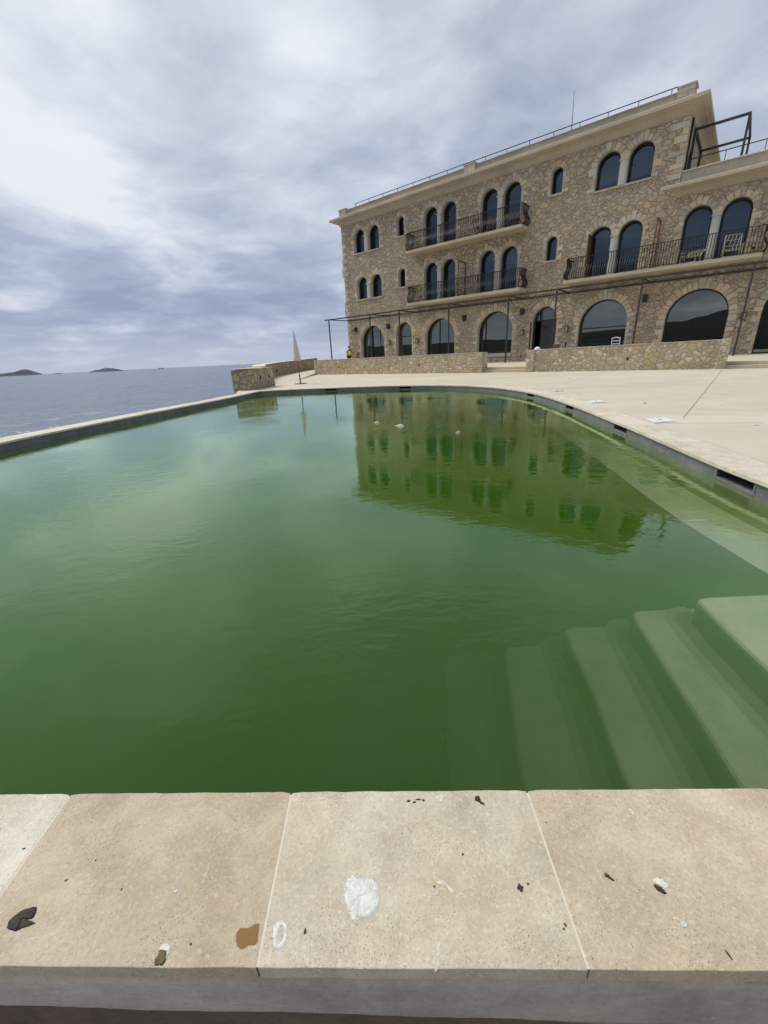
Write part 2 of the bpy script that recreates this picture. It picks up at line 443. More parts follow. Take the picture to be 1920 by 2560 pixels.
def offset(poly, w):
    n = len(poly); out = []
    for i in range(n):
        a = Vector(poly[i - 1]); b = Vector(poly[i]); c = Vector(poly[(i + 1) % n])
        d1 = (b - a).normalized(); d2 = (c - b).normalized()
        n1 = Vector((d1.y, -d1.x)); n2 = Vector((d2.y, -d2.x))
        m = (n1 + n2); m = m / max(.3, m.length); k = 1 / max(.5, m.dot(n1))
        ww = w(poly[i]) if callable(w) else w
        out.append((b.x + m.x * ww * k, b.y + m.y * ww * k))
    return out
def cw(p):
    if p[1] < .9 and p[0] < 2: return yin(0) - yout(0)
    if p[0] < -3: return .44 if p[1] > 2.5 else .36
    return .35
outer = offset(inner, cw)
for i, x in enumerate(near_x): outer[i] = (x, yout(x))

# coping slabs -------------------------------------------------
mb = MB()
def slab(mb, q, c, zt=0.0, th=.03, ch=.0008):
    """bevelled slab from a 4+ point footprint (counter clockwise)"""
    cxm = sum(p[0] for p in q) / len(q); cym = sum(p[1] for p in q) / len(q)
    def sh(p, d):
        v = Vector((p[0] - cxm, p[1] - cym)); L = v.length
        return (p[0] - v.x / L * d * 1.4, p[1] - v.y / L * d * 1.4)
    n = len(q); b = len(mb.v)
    mb.v += [(p[0], p[1], zt - th) for p in q] + [(p[0], p[1], zt - ch) for p in q] + [(*sh(p, ch), zt) for p in q]
    mb.face(list(range(b + n - 1, b - 1, -1)), c)
    for r in range(2):
        for i in range(n):
            j = (i + 1) % n
            mb.face([b + r * n + i, b + r * n + j, b + (r + 1) * n + j, b + (r + 1) * n + i], c)
    mb.face(list(range(b + 2 * n, b + 3 * n)), c)
gap = .0017
near_tint = {2: (1.06, 1.09, 1.09), 3: (.88, .83, .755), 4: (.98, .985, .95), 5: (.95, .90, .825)}
rg = random.Random(3)
for i in range(len(near_x) - 1):
    x0, x1 = near_x[i] + gap, near_x[i + 1] - gap
    c = near_tint.get(i, (1, 1, 1))
    # slightly irregular pool edge
    N_ = 26
    top = []
    for k in range(N_ + 1):
        x = x1 + (x0 - x1) * k / N_
        jit = noise.noise(Vector((x * 22, 3.1, 0))) * .0016 + noise.noise(Vector((x * 90, 1.1, 0))) * .0009
        if k in (0, N_): jit -= .003
        top.append((x, yin(x) + jit))
    bot = [(x0 + (x1 - x0) * k / 12, yout(x0 + (x1 - x0) * k / 12) + noise.noise(Vector((k * 1.7 + i * 9, 7, 0))) * .0015) for k in range(13)]
    slab(mb, bot + top, c)
# the rest, grouped into ~0.5 m slabs
i0 = len(near_x) - 1; n_in = len(inner)
k = i0; acc = [k]; L = 0
def dist(a, b): return math.hypot(a[0] - b[0], a[1] - b[1])
while k < n_in:
    k2 = (k + 1) % n_in
    L += dist(inner[k], inner[k2]); acc.append(k2)
    if L > .5 or k2 == 0:
        t = rg.uniform(.98, 1.12); c = (t, t * rg.uniform(1.0, 1.04), t * rg.uniform(.96, 1.04))
        ins = [inner[a] for a in acc]; outs = [outer[a] for a in acc]
        ds = (Vector(ins[1]) - Vector(ins[0])).normalized() * gap; de = (Vector(ins[-1]) - Vector(ins[-2])).normalized() * gap
        ins[0] = (ins[0][0] + ds.x, ins[0][1] + ds.y); outs[0] = (outs[0][0] + ds.x, outs[0][1] + ds.y)
        ins[-1] = (ins[-1][0] - de.x, ins[-1][1] - de.y); outs[-1] = (outs[-1][0] - de.x, outs[-1][1] - de.y)
        if len(ins) > 1: slab(mb, outs + ins[::-1], c, zt=rg.uniform(-.0012, .0012))
        acc = [k2]; L = 0
    k += 1
    if k2 == 0: break
edge = mb.build('pool_edge', M['travertine']); tag(edge, kind='structure')
# grout bed under the slabs, also the near retaining wall core
gi = offset(inner, .006); go = offset(inner, lambda p: cw(p) - .008)
for i, x in enumerate(near_x): go[i] = (x, yout(x) + .0008)
mb = MB()
n_ = len(inner)
for i in range(n_):
    j = (i + 1) % n_
    mb.poly([(*gi[i], -.0005), (*go[i], -.0005), (*go[j], -.0005), (*gi[j], -.0005)])
mb.build('pool_edge_grout', M['grout'], edge)

# ------------------------------------------------------------------ basin with skimmer mouths
ZW = -.13; ZS = -.33; ZB = -1.45
wall = offset(inner, .022)
mb = MB()
skim = [(3.49, 9.75), (3.34, 7.35), (3.03, 5.13), (2.71, 2.89), (-1.66, 14.8), (.9, 14.2)]
cum = [0]
for i in range(n_): cum.append(cum[-1] + dist(wall[i], wall[(i + 1) % n_]))
def at(s):
    s %= cum[-1]
    for i in range(n_):
        if cum[i] <= s <= cum[i + 1]:
            t = (s - cum[i]) / max(1e-9, cum[i + 1] - cum[i]); a = wall[i]; b = wall[(i + 1) % n_]
            return (a[0] + (b[0] - a[0]) * t, a[1] + (b[1] - a[1]) * t)
opens = []
for p in skim:
    i = min(range(n_), key=lambda q: dist(wall[q], p))
    best = min(((cum[i] + d) for d in [x * .02 for x in range(-15, 16)]), key=lambda s: dist(at(s), p))
    opens.append((best - .205, best + .205))
cuts = sorted(set([round(c, 4) for c in cum] + [round(x, 4) for o in opens for x in o]))
zt, zo1, zo0 = -.03, -.042, -.104
frames = []
for a, b in zip(cuts[:-1], cuts[1:]):
    if b - a < 1e-4: continue
    pa, pb = at(a + 1e-5), at(b - 1e-5); mid = (a + b) / 2
    if any(o[0] < mid < o[1] for o in opens):
        mb.poly([(*pa, zt), (*pb, zt), (*pb, zo1), (*pa, zo1)]); mb.poly([(*pa, zo0), (*pb, zo0), (*pb, ZW - .001), (*pa, ZW - .001)]); mb.poly([(*pa, ZW - .001), (*pb, ZW - .001), (*pb, ZB), (*pa, ZB)], (.42, .44, .36), 1)
    else:
        mb.poly([(*pa, zt), (*pb, zt), (*pb, ZW - .001), (*pa, ZW - .001)], 1.0)
        mb.poly([(*pa, ZW - .001), (*pb, ZW - .001), (*pb, ZB), (*pa, ZB)], (.42, .44, .36), 1)
basin = mb.build('pool_basin', [M['band'], M['basin']], recalc=False); tag(basin, kind='structure')
for (a, b) in opens:
    pa, pb = Vector(at(a)), Vector(at(b)); d = (pb - pa).normalized(); nn = Vector((d.y, -d.x))
    f = MB(); w = .02
    # a surround frame standing 4 mm proud and the recess behind it
    def q(s_, o, z): p = pa + d * s_ + nn * o; return (p.x, p.y, z)
    Lw = (pb - pa).length
    for s0, s1, z0, z1 in [(-w, Lw + w, zo1, zo1 + w * .5), (-w, Lw + w, zo0 - w, zo0), (-w, 0, zo0, zo1), (Lw, Lw + w, zo0, zo1)]:
        f.prism([q(s0, -.004, z0), q(s1, -.004, z0), q(s1, .01, z0), q(s0, .01, z0)], [q(s0, -.004, z1), q(s1, -.004, z1), q(s1, .01, z1), q(s0, .01, z1)], 1.12, 0)
    dp = .26
    f.poly([q(0, dp, zo0), q(Lw, dp, zo0), q(Lw, dp, zo1), q(0, dp, zo1)], 1, 1)
    f.poly([q(0, .01, zo0), q(Lw, .01, zo0), q(Lw, dp, zo0), q(0, dp, zo0)], .8, 0)
    f.poly([q(0, .01, zo1), q(Lw, .01, zo1), q(Lw, dp, zo1), q(0, dp, zo1)], 1, 1)
    f.poly([q(0, .01, zo0), q(0, dp, zo0), q(0, dp, zo1), q(0, .01, zo1)], .5, 0)
    f.poly([q(Lw, .01, zo0), q(Lw, dp, zo0), q(Lw, dp, zo1), q(Lw, .01, zo1)], .5, 0)
    f.build('skimmer_mouth', [M['band'], M['darkhole']], basin, recalc=False)
fillpoly('pool_floor', offset(wall, .02), [], ZB, M['basin'], basin)
# bench along the right and far right side
idx = [i for i in range(n_) if wall[i][0] > 0.9 and 1.3 < wall[i][1] < 13.9]
sw = lambda p: -.40 if p[1] < 9 else (-.40 - (p[1] - 9) * .03)
shin = offset(inner, lambda p: -.37 if p[1] < 9 else -.37 - (p[1] - 9) * .02)
mb = MB()
for a, b in zip(idx[:-1], idx[1:]):
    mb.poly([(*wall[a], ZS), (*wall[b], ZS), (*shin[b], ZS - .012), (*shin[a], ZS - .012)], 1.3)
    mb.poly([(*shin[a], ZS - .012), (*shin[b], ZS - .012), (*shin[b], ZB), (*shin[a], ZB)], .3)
a = idx[0]; mb.poly([(*wall[a], ZS), (*shin[a], ZS), (*shin[a], ZB), (*wall[a], ZB)])
a = idx[-1]; mb.poly([(*wall[a], ZS), (*shin[a], ZS), (*shin[a], ZB), (*wall[a], ZB)])
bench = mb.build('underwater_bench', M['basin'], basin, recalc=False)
# curved steps in the near right corner; each goes down to the left
steps = [(-.37, [(1.63, 1.86), (1.58, 1.55), (1.54, 1.2), (1.50, .57)]),
         (-.52, [(1.38, 1.98), (1.28, 1.49), (1.22, 1.17), (1.17, .94), (1.13, .585)]),
         (-.67, [(1.04, 2.05), (.975, 1.56), (.90, 1.2), (.885, 1.06), (.87, .595)]),
         (-.82, [(.70, 2.09), (.65, 1.8), (.57, 1.42), (.535, 1.2), (.50, .61)]),
         (-.97, [(.36, 2.22), (.29, 1.7), (.24, 1.32), (.20, .62)])]
mb = MB()
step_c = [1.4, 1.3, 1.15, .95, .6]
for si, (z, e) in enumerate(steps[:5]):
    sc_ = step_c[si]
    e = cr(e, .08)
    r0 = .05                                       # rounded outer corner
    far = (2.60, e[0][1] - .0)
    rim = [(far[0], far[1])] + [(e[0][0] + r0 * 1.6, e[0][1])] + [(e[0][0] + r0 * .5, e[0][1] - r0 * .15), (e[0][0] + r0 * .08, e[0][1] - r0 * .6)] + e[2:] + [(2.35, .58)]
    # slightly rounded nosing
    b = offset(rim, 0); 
    if si + 1 < 5:                                 # riser-foot shade painted as dark strips, along with brownish dirt
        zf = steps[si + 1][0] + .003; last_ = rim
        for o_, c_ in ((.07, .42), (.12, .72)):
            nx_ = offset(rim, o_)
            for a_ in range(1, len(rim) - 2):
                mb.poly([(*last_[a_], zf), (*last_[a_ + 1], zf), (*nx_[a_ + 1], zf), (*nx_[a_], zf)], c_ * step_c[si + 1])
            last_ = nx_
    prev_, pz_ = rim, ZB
    for o_, dz_, c_ in ((0, .03, .18), (-.004, .016, .3), (-.012, .006, .6 * sc_), (-.022, 0, .9 * sc_)):  # low riser tints paint in the shade of the upright faces
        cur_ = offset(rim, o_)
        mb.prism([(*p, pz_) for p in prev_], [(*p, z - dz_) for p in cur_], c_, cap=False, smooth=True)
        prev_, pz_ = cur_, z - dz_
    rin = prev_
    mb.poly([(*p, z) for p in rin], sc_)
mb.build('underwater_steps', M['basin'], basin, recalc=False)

# ------------------------------------------------------------------ water
def watermat():
    t = NT('murky_pool_water'); v = t.coord()
    # calm water with patches of ripples
    rp = t.ramp(t.noise(t.vadd(v, (3, 1, 0)), .33, 3, .5), [(.50, 0), (.70, 1)])
    r1 = t.noise(t.coord(scale=(1, 1.8, 1), rot=(0, 0, R(18))), 5.5, 3, .55)
    r2 = t.noise(t.coord(scale=(1, 1.6, 1), rot=(0, 0, R(-12))), 16, 2, .5)
    h = t.math('MULTIPLY', t.math('ADD', r1, t.math('MULTIPLY', r2, .28)), t.math('ADD', t.math('MULTIPLY', rp, .9), .13))
    low = t.noise(v, .9, 2, .5)
    nm = t.bump(t.math('ADD', t.math('MULTIPLY', h, .0085), t.math('MULTIPLY', low, .004)), 1.0)
    fr = t.n('ShaderNodeFresnel'); fr.inputs[0].default_value = 1.333; t.l(nm, fr.inputs['Normal'])
    g = t.n('ShaderNodeBsdfGlossy'); g.inputs['Roughness'].default_value = .012; t.l(nm, g.inputs['Normal'])
    g.inputs['Color'].default_value = (.86, 1, .82, 1)
    tr = t.n('ShaderNodeBsdfTransparent'); tr.inputs[0].default_value = (.98, 1, .97, 1)
    m = t.n('ShaderNodeMixShader'); t.l(t.math('MINIMUM', t.math('MULTIPLY_ADD', fr.outputs[0], 1.7, .004), .80), m.inputs[0]); t.l(tr.outputs[0], m.inputs[1]); t.l(g.outputs[0], m.inputs[2])
    t.l(m.outputs[0], t.out.inputs['Surface'])
    sc = t.n('ShaderNodeVolumeScatter'); sc.inputs['Color'].default_value = (.43, 1.0, .03, 1); sc.inputs['Density'].default_value = .80; sc.inputs['Anisotropy'].default_value = .3
    ab = t.n('ShaderNodeVolumeAbsorption'); ab.inputs['Color'].default_value = (.14, .40, .045, 1); ab.inputs['Density'].default_value = 1.72
    ad = t.n('ShaderNodeAddShader'); t.l(sc.outputs[0], ad.inputs[0]); t.l(ab.outputs[0], ad.inputs[1]); t.l(ad.outputs[0], t.out.inputs['Volume'])
    return t.mat
M['water'] = watermat()
water = fillpoly('water', offset(wall, .012), [], ZW, M['water'], None, thick=-(ZB - .05) + ZW)
tag(water, kind='structure')

def seamat():
    t = NT('sea_water'); v = t.coord()
    a = t.noise(t.coord(scale=(1, 1.5, 1), rot=(0, 0, R(20))), .32, 7, .62, .3)
    b = t.noise(t.coord(scale=(1, 1.3, 1), rot=(0, 0, R(-10))), .055, 5, .6)
    c = t.noise(t.coord(scale=(1, 1.3, 1), rot=(0, 0, R(40))), 1.5, 5, .6)
    h = t.math('ADD', t.math('ADD', t.math('MULTIPLY', a, 1.0), t.math('MULTIPLY', b, 2.2)), t.math('MULTIPLY', c, .16))
    nm = t.bump(h, .34)
    d = t.n('ShaderNodeBsdfDiffuse'); d.inputs[0].default_value = (.13, .15, .185, 1)
    g = t.n('ShaderNodeBsdfGlossy'); g.inputs['Roughness'].default_value = .12; t.l(nm, g.inputs['Normal']); g.inputs['Color'].default_value = (.84, .86, .90, 1)
    lw = t.n('ShaderNodeFresnel'); lw.inputs[0].default_value = 1.333; t.l(nm, lw.inputs['Normal'])
    m = t.n('ShaderNodeMixShader'); t.l(t.math('MINIMUM', t.math('ADD', t.math('MULTIPLY', lw.outputs[0], 1.0), .08), .62), m.inputs[0]); t.l(d.outputs[0], m.inputs[1]); t.l(g.outputs[0], m.inputs[2])
    t.l(m.outputs[0], t.out.inputs['Surface']); return t.mat
M['sea'] = seamat()
mb = MB()
# one sheet to the horizon, finer near the coast
xs = [-40000, -12000, -4000, -1200, -400, -120, -30, 0, 30, 120, 400, 1200, 4000, 12000, 40000]
b0 = len(mb.v)
for y in xs:
    for x in xs: mb.v.append((x, y, -3.9))
for j in range(len(xs) - 1):
    for i in range(len(xs) - 1):
        q = b0 + j * len(xs) + i; mb.face([q, q + 1, q + 1 + len(xs), q + len(xs)])
# real waves on the nearer water, spaced out with distance
NA, NR = 420, 560
b = len(mb.v)
for j in range(NR + 1):
    r = 9 * (2200 / 9) ** (j / NR); dr = r * .0098
    fade = min(1, 260 / r)
    for i in range(NA + 1):
        a = R(-62 + 62 * i / NA); x = r * math.sin(a); y = r * math.cos(a)
        h = 0
        for sc, am, lim in ((.045, .22, 8), (.16, .17, 3), (.42, .10, 1.2), (1.1, .045, .45), (2.6, .018, .18)):
            if dr < lim * 1.4: 
                q = noise.noise(Vector((x * sc * 1.0 + 3, y * sc * 1.35, sc * 10)))
                h += am * (1 - 2 * abs(q)) if sc > .1 else am * q * 2
        mb.v.append((x, y, -3.25 + h * .8))
for j in range(NR):
    for i in range(NA):
        q = b + j * (NA + 1) + i; mb.face([q, q + 1, q + NA + 2, q + NA + 1], 1, 0, True)
tag(mb.build('sea', M['sea'], recalc=False), kind='structure')

# ------------------------------------------------------------------ islands
def hillmat(name, c1, c2, sc):
    t = NT(name); v = t.coord(); a = t.noise(v, sc, 8, .7)
    return t.pbsdf(t.ramp(a, [(.35, c1), (.65, c2)]), .95, None, 0, .1)
M['island'] = hillmat('island_scrub', (.055, .065, .085), (.105, .115, .13), .012)
M['hill'] = hillmat('hill_scrub', (.016, .022, .020), (.035, .042, .036), .004)
def island(name, az0, az1, D, prof, seed):
    mb = MB(); K = 46; J = 9; ro = D * .03
    b = len(mb.v)
    for j in range(J):
        for i in range(K + 1):
            f = i / K; az = R(az0 + (az1 - az0) * f)
            # interpolate profile
            for (f0, h0), (f1, h1) in zip(prof[:-1], prof[1:]):
                if f0 <= f <= f1: hh = h0 + (h1 - h0) * (f - f0) / (f1 - f0)
            g = j / (J - 1); r = D + (g - .5) * 2 * ro
            z = hh * D * (1 - abs(2 * g - 1) ** 1.5)
            z += z * .22 * noise.noise(Vector((f * 14, g * 5, seed))) + (z > 0) * noise.noise(Vector((f * 40, g * 9, seed))) * D * .0003
            mb.v.append((r * math.sin(az), r * math.cos(az), -3.4 + max(z, 0) * (0 if i in (0, K) else 1)))
    for j in range(J - 1):
        for i in range(K):
            q = b + j * (K + 1) + i; mb.face([q, q + 1, q + K + 2, q + K + 1], 1, 0, False)
    return tag(mb.build(name, M['island']), kind='structure')
island('island', -44, -37.4, 3400, [(0, .0), (.1, .003), (.35, .0045), (.5, .005), (.66, .0066), (.8, .0095), (.9, .0065), (1, 0)], 1)
island('island', -36.6, -35.7, 3600, [(0, 0), (.5, .0014), (1, 0)], 2)
isl = island('island', -33.5, -30.0, 2600, [(0, 0), (.15, .003), (.45, .0062), (.6, .0064), (.85, .003), (1, 0)], 3)
island('rocks', -26.7, -26.0, 2500, [(0, 0), (.3, .0022), (.5, .0012), (.8, .0024), (1, 0)], 4)
az = R(-31.75)
lh = empty('lighthouse', (2600 * math.sin(az), 2600 * math.cos(az), 12), 0, 'tiny pale lighthouse on top of the small distant island', 'lighthouse')
mb = MB(); mb.lathe([(2.0, -1.5), (1.4, 5.5)], 10); mb.build('tower', M['cornice'], lh)
mb = MB(); mb.lathe([(1.9, 5.5), (1.9, 5.9), (1.1, 6), (1.1, 7.6), (.1, 8.4)], 10); mb.build('lantern_room', M['frame'], lh)

# ------------------------------------------------------------------ building frame
U = Vector((-.76331724, .64602384, 0)); NV = Vector((.64602384, .76331724, 0)); NF = 29.25
O = NV * NF
RZ = math.atan2(-.64602384, .76331724)
def W(u, n, z=0):                       # facade coordinates to world
    p = U * u + NV * n; return (p.x, p.y, z)
TZ = .22                                # terrace level

bld = empty('hotel_building', (O.x, O.y, 0), RZ, 'long three storey rubble stone hotel with arched windows and iron balconies', 'building')

def arch(xl, xr, zb, zt, n=20):
    """closed outline of a round-headed opening (local x,z)"""
    r = (xr - xl) / 2; xc = (xl + xr) / 2; zs = zt - r
    pts = [(xl, zb), (xr, zb)]
    for k in range(n + 1):
        a = math.pi * k / n; pts.append((xc + r * math.cos(a), zs + r * math.sin(a)))
    return pts
# openings: (x left, x right, bottom, top) ; x = -u
PW = 1.18
def pair(uL, uR): return [(-uL, -uL + PW), (-uR - PW, -uR)]
Z2S, Z2T, Z1S, Z1T = 9.04, 10.74, 5.62, 7.31
UP, LO = 8.11, 4.69
pairs = [  # uL,uR,bottom,top,kind
    (26.62, 23.92, Z2S, Z2T, 'sill'), (26.58, 23.84, Z1S, Z1T, 'sill'),
    (19.68, 17.0, UP, Z2T, 'balc'), (19.68, 17.0, LO, Z1T, 'balc'),
    (15.16, 12.44, UP, Z2T, 'balc'), (15.16, 12.44, LO, Z1T, 'balc'),
    (8.19, 5.46, Z2S, Z2T + .03, 'sill'), (8.17, 5.46, LO, Z1T, 'balc'),
    (3.64, .93, LO, Z1T + .03, 'balc'), (-1.0, -3.7, LO, Z1T + .03, 'balc')]
singles = [(22.14, 21.46, 9.44, 10.76), (22.11, 21.44, 6.02, 7.33), (10.66, 9.99, 9.44, 10.77), (10.65, 9.98, 6.03, 7.34)]
ground = [(26.48, 23.81, TZ, 3.51), (22.53, 20.93, TZ, 3.5), (19.61, 16.99, .81, 3.51), (15.09, 12.49, .81, 3.55),
          (11.12, 9.57, TZ, 3.5), (8.21, 5.57, .81, 3.53), (3.70, .95, .81, 3.54), (-.34, -3.0, TZ + .02, 3.54)]
XL, XTR, XR = -27.98, -4.12, 9.0
ZT = 11.2; ZLOW = 7.88
holes = []
for uL, uR, zb, ztp, k in pairs:
    for a, b in pair(uL, uR): holes.append(arch(a, b, zb, ztp))
for uL, uR, zb, ztp in singles: holes.append(arch(-uL, -uR, zb, ztp, 12))
for uL, uR, zb, ztp in ground: holes.append(arch(-uL, -uR, zb, ztp, 30))
outl = [(XL, -.3), (XR, -.3), (XR, ZLOW), (XTR, ZLOW), (XTR, ZT), (XL, ZT)]
plate('wall', outl, holes, 0, .5, [M['facade'], M['reveal']], bld)
# other walls of the volume
mb = MB()
mb.box(XL + .001, XL + .45, .5, 14, -3.3, ZT)            # left end wall
mb.box(XTR - .45, XTR, .5, 14, ZLOW, ZT)                 # right side wall of the tall part
mb.box(XL + .45, XR, 13.6, 14, -.3, ZLOW); mb.box(XL + .45, XTR - .45, 13.6, 14, ZLOW, ZT)
mb.box(XR - .4, XR, .5, 13.6, -.3, ZLOW)
mb.build('side_wall', M['facade'], bld)
# roofs
mb = MB(); mb.box(XL, XTR, .3, 14, ZT + .1, ZT + .4); mb.build('roof', M['attic'], bld)
mb = MB(); mb.box(XTR + .003, XR, .3, 14, ZLOW + .1, 8.2); mb.build('roof_terrace', M['deck'], bld)
# dark interior seen through nothing: floors and back wall behind the panes
mb = MB()
for z in (TZ - .03, 4.35, 7.78): mb.box(XL + .5, XR - .45, .9, 13.5, z - .1, z)
mb.build('floor_slab', M['interior'], bld)

# cornice: moulded profile swept along front with mitred corners
def cornice(name, xa, xb, z0, depth, prof, left=True, right=True, ydepth=14, endcap=None):
    mb = MB()
    path = []
    # list of (point, outward direction) : left side back, left corner, right corner, right side back
    if left: path += [((xa, ydepth), (-1, 0))]
    path += [((xa, 0), (-1, -1) if left else ((-1, -1) if endcap else (0, -1)))]
    path += [((xb, 0), (1, -1) if right else (0, -1))]
    if right: path += [((xb, ydepth), (1, 0))]
    rings = []
    for (px, py), (dx, dy) in path:
        b = len(mb.v); rings.append(b)
        for o, z in prof: mb.v.append((px + dx * o, py + dy * o, z0 + z))
    n = len(prof)
    for r in range(len(rings) - 1):
        for i in range(n - 1):
            mb.face([rings[r] + i, rings[r + 1] + i, rings[r + 1] + i + 1, rings[r] + i + 1], 1, 0, False)
    if not left:
        mb.face([rings[0] + i for i in range(n)])
    if not right:
        mb.face([rings[-1] + i for i in range(n - 1, -1, -1)])
    return mb.build(name, M['cornice'], bld)
prof = [(-.02, 0), (.05, 0), (.05, .07), (.09, .09)]
for k in range(7):
    a = k / 6 * math.pi / 2; prof.append((.10 + .38 * (1 - math.cos(a)) , .10 + .21 * math.sin(a)))
prof += [(.50, .33), (.58, .335), (.68, .36), (.68, .50), (.66, .53), (0.0, .62), (-.02, .62)]
cornice('cornice', XL, XTR, ZT, .68, prof, True, True)
# lower block cornice with a returned end at its left
mbp = [(p[0], p[1] * .88) for p in prof]
cornice('cornice', XTR - .02, XR, ZLOW - .02, .68, mbp, False, False, endcap=True)
# attic parapets
mb = MB(); mb.box(XL + .02, XTR - .02, .03, .32, 11.83, 12.24, 1); mb.box(XL + .02, XL + .3, .32, 13.9, 11.83, 12.24); mb.box(XTR - .3, XTR - .02, .32, 13.9, 11.83, 12.24)
mb.build('roof_parapet', M['attic'], bld)
mb = MB()
x = XL
rr = random.Random(5)
while x < XTR - .1:
    w = rr.uniform(.5, .95); t = rr.uniform(.65, .95)
    mb.box(x, min(x + w - .012, XTR), -.02 + rr.uniform(-.01, .01), .36, 12.242, 12.285 + rr.uniform(-.008, .008), (t * .8, t * .85, t)); x += w
mb.build('parapet_coping', M['dressed'], bld)
mb = MB(); mb.box(XTR + .03, XR, .03, .32, 8.40, 8.93); mb.build('terrace_parapet', M['attic'], bld)
mb = MB(); x = XTR + .004
while x < XR:
    w = rr.uniform(.5, .9); mb.box(x, x + w - .01, -.015, .36, 8.932, 8.975 + rr.uniform(-.006, .006), rr.uniform(1., 1.3)); x += w
mb.build('parapet_coping', M['dressed'], bld)
# stone pillars on the parapet
for (xa, xb, zb, zt_) in [(-28.04, -27.22, 11.8, 12.42), (-16.42, -15.66, 11.8, 12.44), (-4.84, -4.14, 11.8, 12.47)]:
    mb = MB(); z = zb
    while z < zt_ - .14:
        hh = rr.uniform(.16, .24); x = xa
        hh = min(hh, zt_ - .1 - z)
        while x < xb - .02:
            w = min(rr.uniform(.2, .42), xb - x)
            if xb - x - w < .12: w = xb - x
            t = rr.uniform(.65, 1.1); mb.box(x + .004, x + w - .004, -.06 + rr.uniform(-.015, .01), .55, z + .004, z + hh - .004, (t, t * .98, t * .96)); x += w
        z += hh
    mb.box(xa - .05, xb + .05, -.11, .62, z, z + .07, (.72, .74, .78))
    mb.build('parapet_pillar', M['dressed'], bld)
# roof railing
def railing(name, xa, xb, y, z0, z1, posts, low=None):
    mb = MB(); mb.bar((xa, y, z1), (xb, y, z1), .035, .035)
    for p in posts: mb.bar((p, y, z0), (p, y, z1 - .017), .028)
    if low: mb.bar((xa, y, low), (xb, y, low), .02)
    return mb.build(name, M['iron'], bld)
ps = [-26.28 + 1.41 * k for k in range(16)]
railing('roof_railing', -26.35, -4.9, .12, 12.27, 12.53, [p for p in ps if p < -4.9])
# taller inner safety rail end, left
mb = MB(); mb.bar((-26.35, .12, 12.53), (-26.2, .12, 12.36), .02); mb.build('rail_brace', M['iron'], bld)
railing('terrace_railing', XTR + .1, XR, .15, 8.96, 9.42, [-3.9 + 1.45 * k for k in range(9)])
mb = MB(); mb.tube([(-9.95, .6, 12.2), (-9.97, .6, 13.2), (-10.0, .6, 14.25)], [.022, .016, .008], 6); mb.build('lightning_rod', M['iron'], bld)
# steel frame standing on the roof terrace
rf = empty('terrace_pergola', W(1.93, 31.0, 8.2), RZ, 'dark empty steel pergola frame standing on the right roof terrace', 'pergola')
mb = MB(); L_ = 2.12; D_ = 3.35; H_ = 2.92
for nm, a, b in [('beam', (-L_, 0, H_), (0.05, 0, H_)), ('beam', (-L_, D_, H_), (0.05, D_, H_)), ('beam', (0, .05, H_), (0, D_ - .05, H_)), ('beam', (-L_, .05, H_), (-L_, D_ - .05, H_)),
                 ('post', (0, 0, 0), (0, 0, H_ - .05)), ('post', (0, D_, 0), (0, D_, H_ - .05)), ('post', (-L_, 0, 0), (-L_, 0, H_ - .05)), ('post', (-L_, D_, 0), (-L_, D_, H_ - .05))]:
    m_ = MB(); m_.bar(a, b, .10); m_.build(nm, M['pergola'], rf)
rf2 = empty('terrace_pergola', W(3.4, 37.5, 8.2), RZ, 'low dark steel beam frame far back on the right roof terrace behind the tall frame', 'pergola')
for nm, a, b in [('beam', (0, 0, 2.55), (9, 0, 2.55)), ('beam', (0, 1.6, 2.55), (9, 1.6, 2.55)), ('post', (0.1, 0, 0), (.1, 0, 2.5)), ('post', (8.9, 0, 0), (8.9, 0, 2.5))]:
    m_ = MB(); m_.bar(a, b, .10); m_.build(nm, M['pergola'], rf2)

# ------------------------------------------------------------------ stone dressings
def tint(rr):
    t = rr.uniform(.70, 1.02)
    k = rr.random()
    if k < .12: return (t * 1.08, t * .96, t * .74)
    if k < .22: return (t * 1.04, t * .90, t * .80)
    if k < .5: return (t * .92, t * .94, t * .97)
    return (t, t * .98, t * .93)
def voussoirs(mb, xc, zs, r, rr, a0=0, a1=180, lmin=.26, lmax=.42, wst=.24, y0=-.022):
    span = (a1 - a0) * math.pi / 180
    n = max(5, int(round(span * (r + .12) / wst))); n += (n % 2 == 0)
    cuts_ = [a0 + (a1 - a0) * (k + (rr.uniform(-.16, .16) if 0 < k < n else 0)) / n for k in range(n + 1)]
    for k in range(n):
        b0, b1 = R(cuts_[k]), R(cuts_[k + 1]); g = .008 / (r + .15)
        L = rr.uniform(lmin, lmax)
        if k == n // 2: L = lmax * 1.12
        ri = r + .001 + rr.uniform(-.012, .01)
        L1 = L * rr.uniform(.86, 1.05)
        am = (b0 + b1) / 2
        q = [(ri, b0 + g), (ri, am), (ri, b1 - g), (r + L1 * .93, b1 - g * 2.2), (r + L1, b1 - (b1 - b0) * .22), (r + L * 1.02, b0 + (b1 - b0) * .22), (r + L * .93, b0 + g * 2.2)]
        pr = y0 - rr.uniform(0, .014)
        lo = [(xc + p * math.cos(a), .03, zs + p * math.sin(a)) for p, a in q]
        cxx = sum(p[0] for p in lo) / 7; czz = sum(p[2] for p in lo) / 7
        md = [(p[0], pr + .012, p[2]) for p in lo]
        hi = [(cxx + (p[0] - cxx) * .9, pr, czz + (p[2] - czz) * .9) for p in lo]
        c = tint(rr)
        mb.prism(lo, md, c, cap=False); mb.prism(md, hi, c, cap=False); mb.poly(hi, c)
